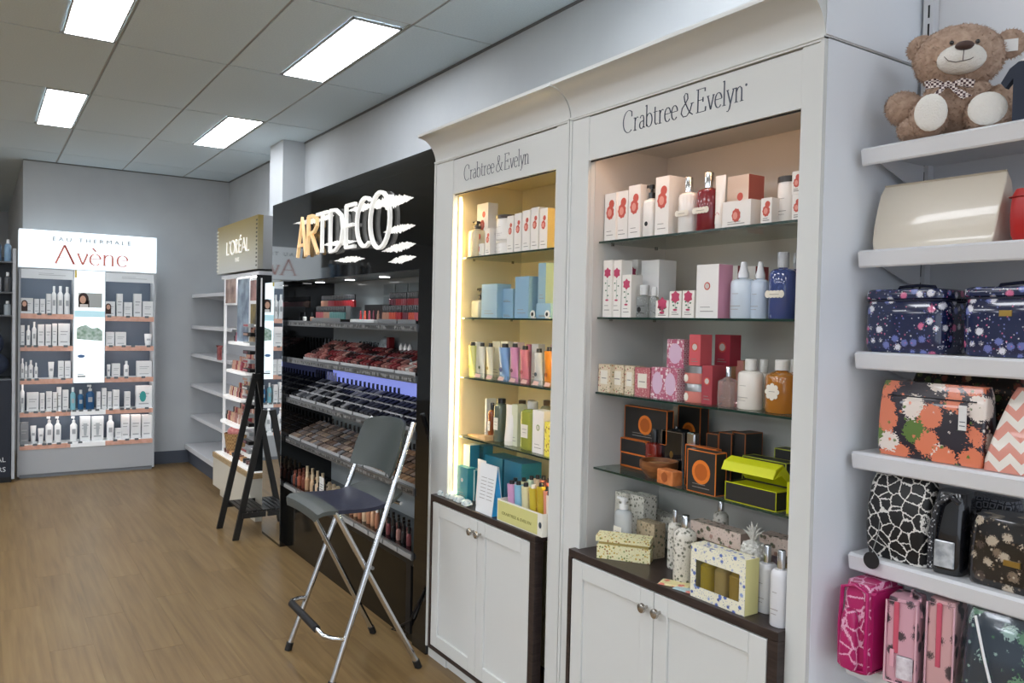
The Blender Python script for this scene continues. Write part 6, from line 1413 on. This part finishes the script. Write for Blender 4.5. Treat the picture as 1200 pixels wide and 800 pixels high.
# ---- teddy bear
FUR = pat('bear_fur', 'streak', ['a58a78', 'bda38f'], 60, .95); FURW = mat('bear_white', 'e6e2db', .9, bump=(250, .4))
bx0, by0 = 2.03, ys(1122, 2.1, 2.03)
br = thing('teddy_bear', 'light brown teddy bear with gingham bow sitting on the top gondola shelf', 'toy', (1.985, by0-.022, zG[0]+.001), math.radians(-62)); br.scale = (.95,)*3
def E_(c, r, ry=0, rx=0): return (Vector(c), Vector(r), Matrix.Rotation(math.radians(ry), 3, 'Y') @ Matrix.Rotation(math.radians(rx), 3, 'X'))
groups = {
 'head': [E_((0.0, -.015, .212), (.104, .085, .082))],
 'ear': [E_((-.084, .0, .252), (.036, .02, .036))], 'ear_': [E_((.112, .0, .238), (.036, .02, .036), 12)],
 'body': [E_((0, .005, .085), (.092, .075, .095))],
 'arm': [E_((-.118, -.015, .095), (.052, .045, .044), 35)], 'arm_': [E_((.110, -.02, .085), (.055, .045, .040), 45)],
 'leg': [E_((-.062, -.065, .052), (.046, .075, .052), 0, 8)], 'leg_': [E_((.062, -.065, .050), (.050, .075, .050), 0, 8)],
 'foot': [E_((-.085, -.04, .035), (.05, .06, .034))],
}
rf = random.Random(11)
def fur(parts, n, ln=.008):
    b = B()
    for c, r, R in parts:
        for i in range(n):
            u, th = rf.uniform(-1, 1), rf.uniform(0, 2*PI); q = math.sqrt(1-u*u); nn = Vector((q*math.cos(th), q*math.sin(th), u))
            p = R @ Vector((nn.x*r.x, nn.y*r.y, nn.z*r.z))+c; N_ = (R @ Vector((nn.x/r.x, nn.y/r.y, nn.z/r.z))).normalized()
            if p.z < .009: continue
            tt = N_.cross(Vector((rf.gauss(0, 1), rf.gauss(0, 1), rf.gauss(0, 1)))).normalized()
            d = (N_+tt*.8+Vector((0, 0, -.4))).normalized()*ln*rf.uniform(.6, 1.2); sd = N_.cross(d).normalized()*.0013
            p0 = p-N_*.001; b.add([p0-sd, p0+sd, p0+d], [(0, 1, 2)])
    return b
for nm, parts in groups.items():
    b = B()
    for c, r, R in parts: b.sphere(c, tuple(r), 22, 14, R)
    b.v = [(x, y, max(z, .0)) for x, y, z in b.v]
    o = obj(nm.rstrip('_'), b, FUR, br)
    f = obj('fur', fur(parts, 2600 if nm in ('head', 'body') else (500 if 'ear' in nm else 1300)), FUR, o); f['kind'] = 'stuff'
obj('muzzle', B().sphere((.006, -.083, .190), (.055, .042, .037), 20, 12), FURW, br)
obj('nose', B().sphere((.012, -.124, .210), (.021, .013, .011), 16, 10), mat('nose_brown', '4a3630', .5), br)
obj('mouth', B().tube([(.011, -.1265, .200), (.010, -.1275, .185), (.009, -.1235, .174)], .0009, 5), mat('stitch', '3a2c28', .6), br)
obj('mouth', B().tube([(-.031, -.113, .192), (-.022, -.1185, .179), (-.006, -.1225, .1725), (.009, -.1238, .1735), (.025, -.122, .176), (.038, -.113, .186)], .0009, 5), MC['stitch'], br)
for sx, zz in ((-.012, .226), (.040, .222)): obj('eye', B().sphere((sx+(-.004 if sx < 0 else .0), -.0995 if sx < 0 else -.0975, zz+.002), .0055, 10, 8), mat('eye_dark', '17110f', .15, coat=.6), br)
obj('foot_pad', B().sphere((-.056, -.134, .053), (.037, .010, .046), 20, 10), FURW, br); obj('foot_pad', B().sphere((.064, -.134, .050), (.042, .010, .040), 20, 10), FURW, br)
GNG = pat('gingham', 'check', ['e0d5cf', '4a2f33'], 170, .7)
bow = obj('bow', B().sphere((-.022, -.085, .130), (.010, .008, .010), 10, 8), GNG, br)
for pts in ([(-.022, -.088, .130), (-.05, -.094, .146), (-.074, -.092, .142), (-.07, -.092, .122), (-.04, -.092, .124)], [(-.022, -.088, .130), (.01, -.094, .140), (.038, -.092, .132), (.034, -.092, .114), (.0, -.092, .122)]):
    obj('bow_loop', B().loft([[(p[0], p[1]+s_*.003, p[2]) for p in pts] for s_ in (-1, 1)]), GNG, bow)
for a, c in (((-.026, .128), (-.058, .09)), ((-.016, .126), (.018, .085))):
    dx = .014; obj('ribbon_tail', B().loft([[(a[0]-dx/2, -.094+q, a[1]), (a[0]+dx/2, -.094+q, a[1]), (c[0]+dx, -.108+q, c[1]+.006), (c[0]-dx*.6, -.108+q, c[1])] for q in (0, .002)]), GNG, bow)
obj('ear_tag', B().box(.098, .128, -.026, -.024, .212, .242), mat('tag_white', 'e4e3e1', .5), br, label='white cardboard ear tag')
# small navy garment hanging at the right edge
ny = ys(1203, 2.15, 1.90)
t = thing('hanging_garment', 'small dark navy doll-size garment standing at the right edge beside the bear', 'toy clothes', (1.90, ny, zG[0]+.001), W90)
pl = [(-.022, 0), (.03, 0), (.032, .075), (.05, .078), (.05, .1), (.03, .115), (.01, .12), (-.012, .12), (-.03, .11), (-.048, .085), (-.038, .073), (-.022, .09)]
obj('garment', B().prism(pl, lambda a, c, q: (a, q, c*1.12), -.008, .008), mat('navy_cloth', '2c3342', .8), t); obj('collar', B().sphere((0, 0, .135), (.014, .009, .006), 10, 6), PW, t)
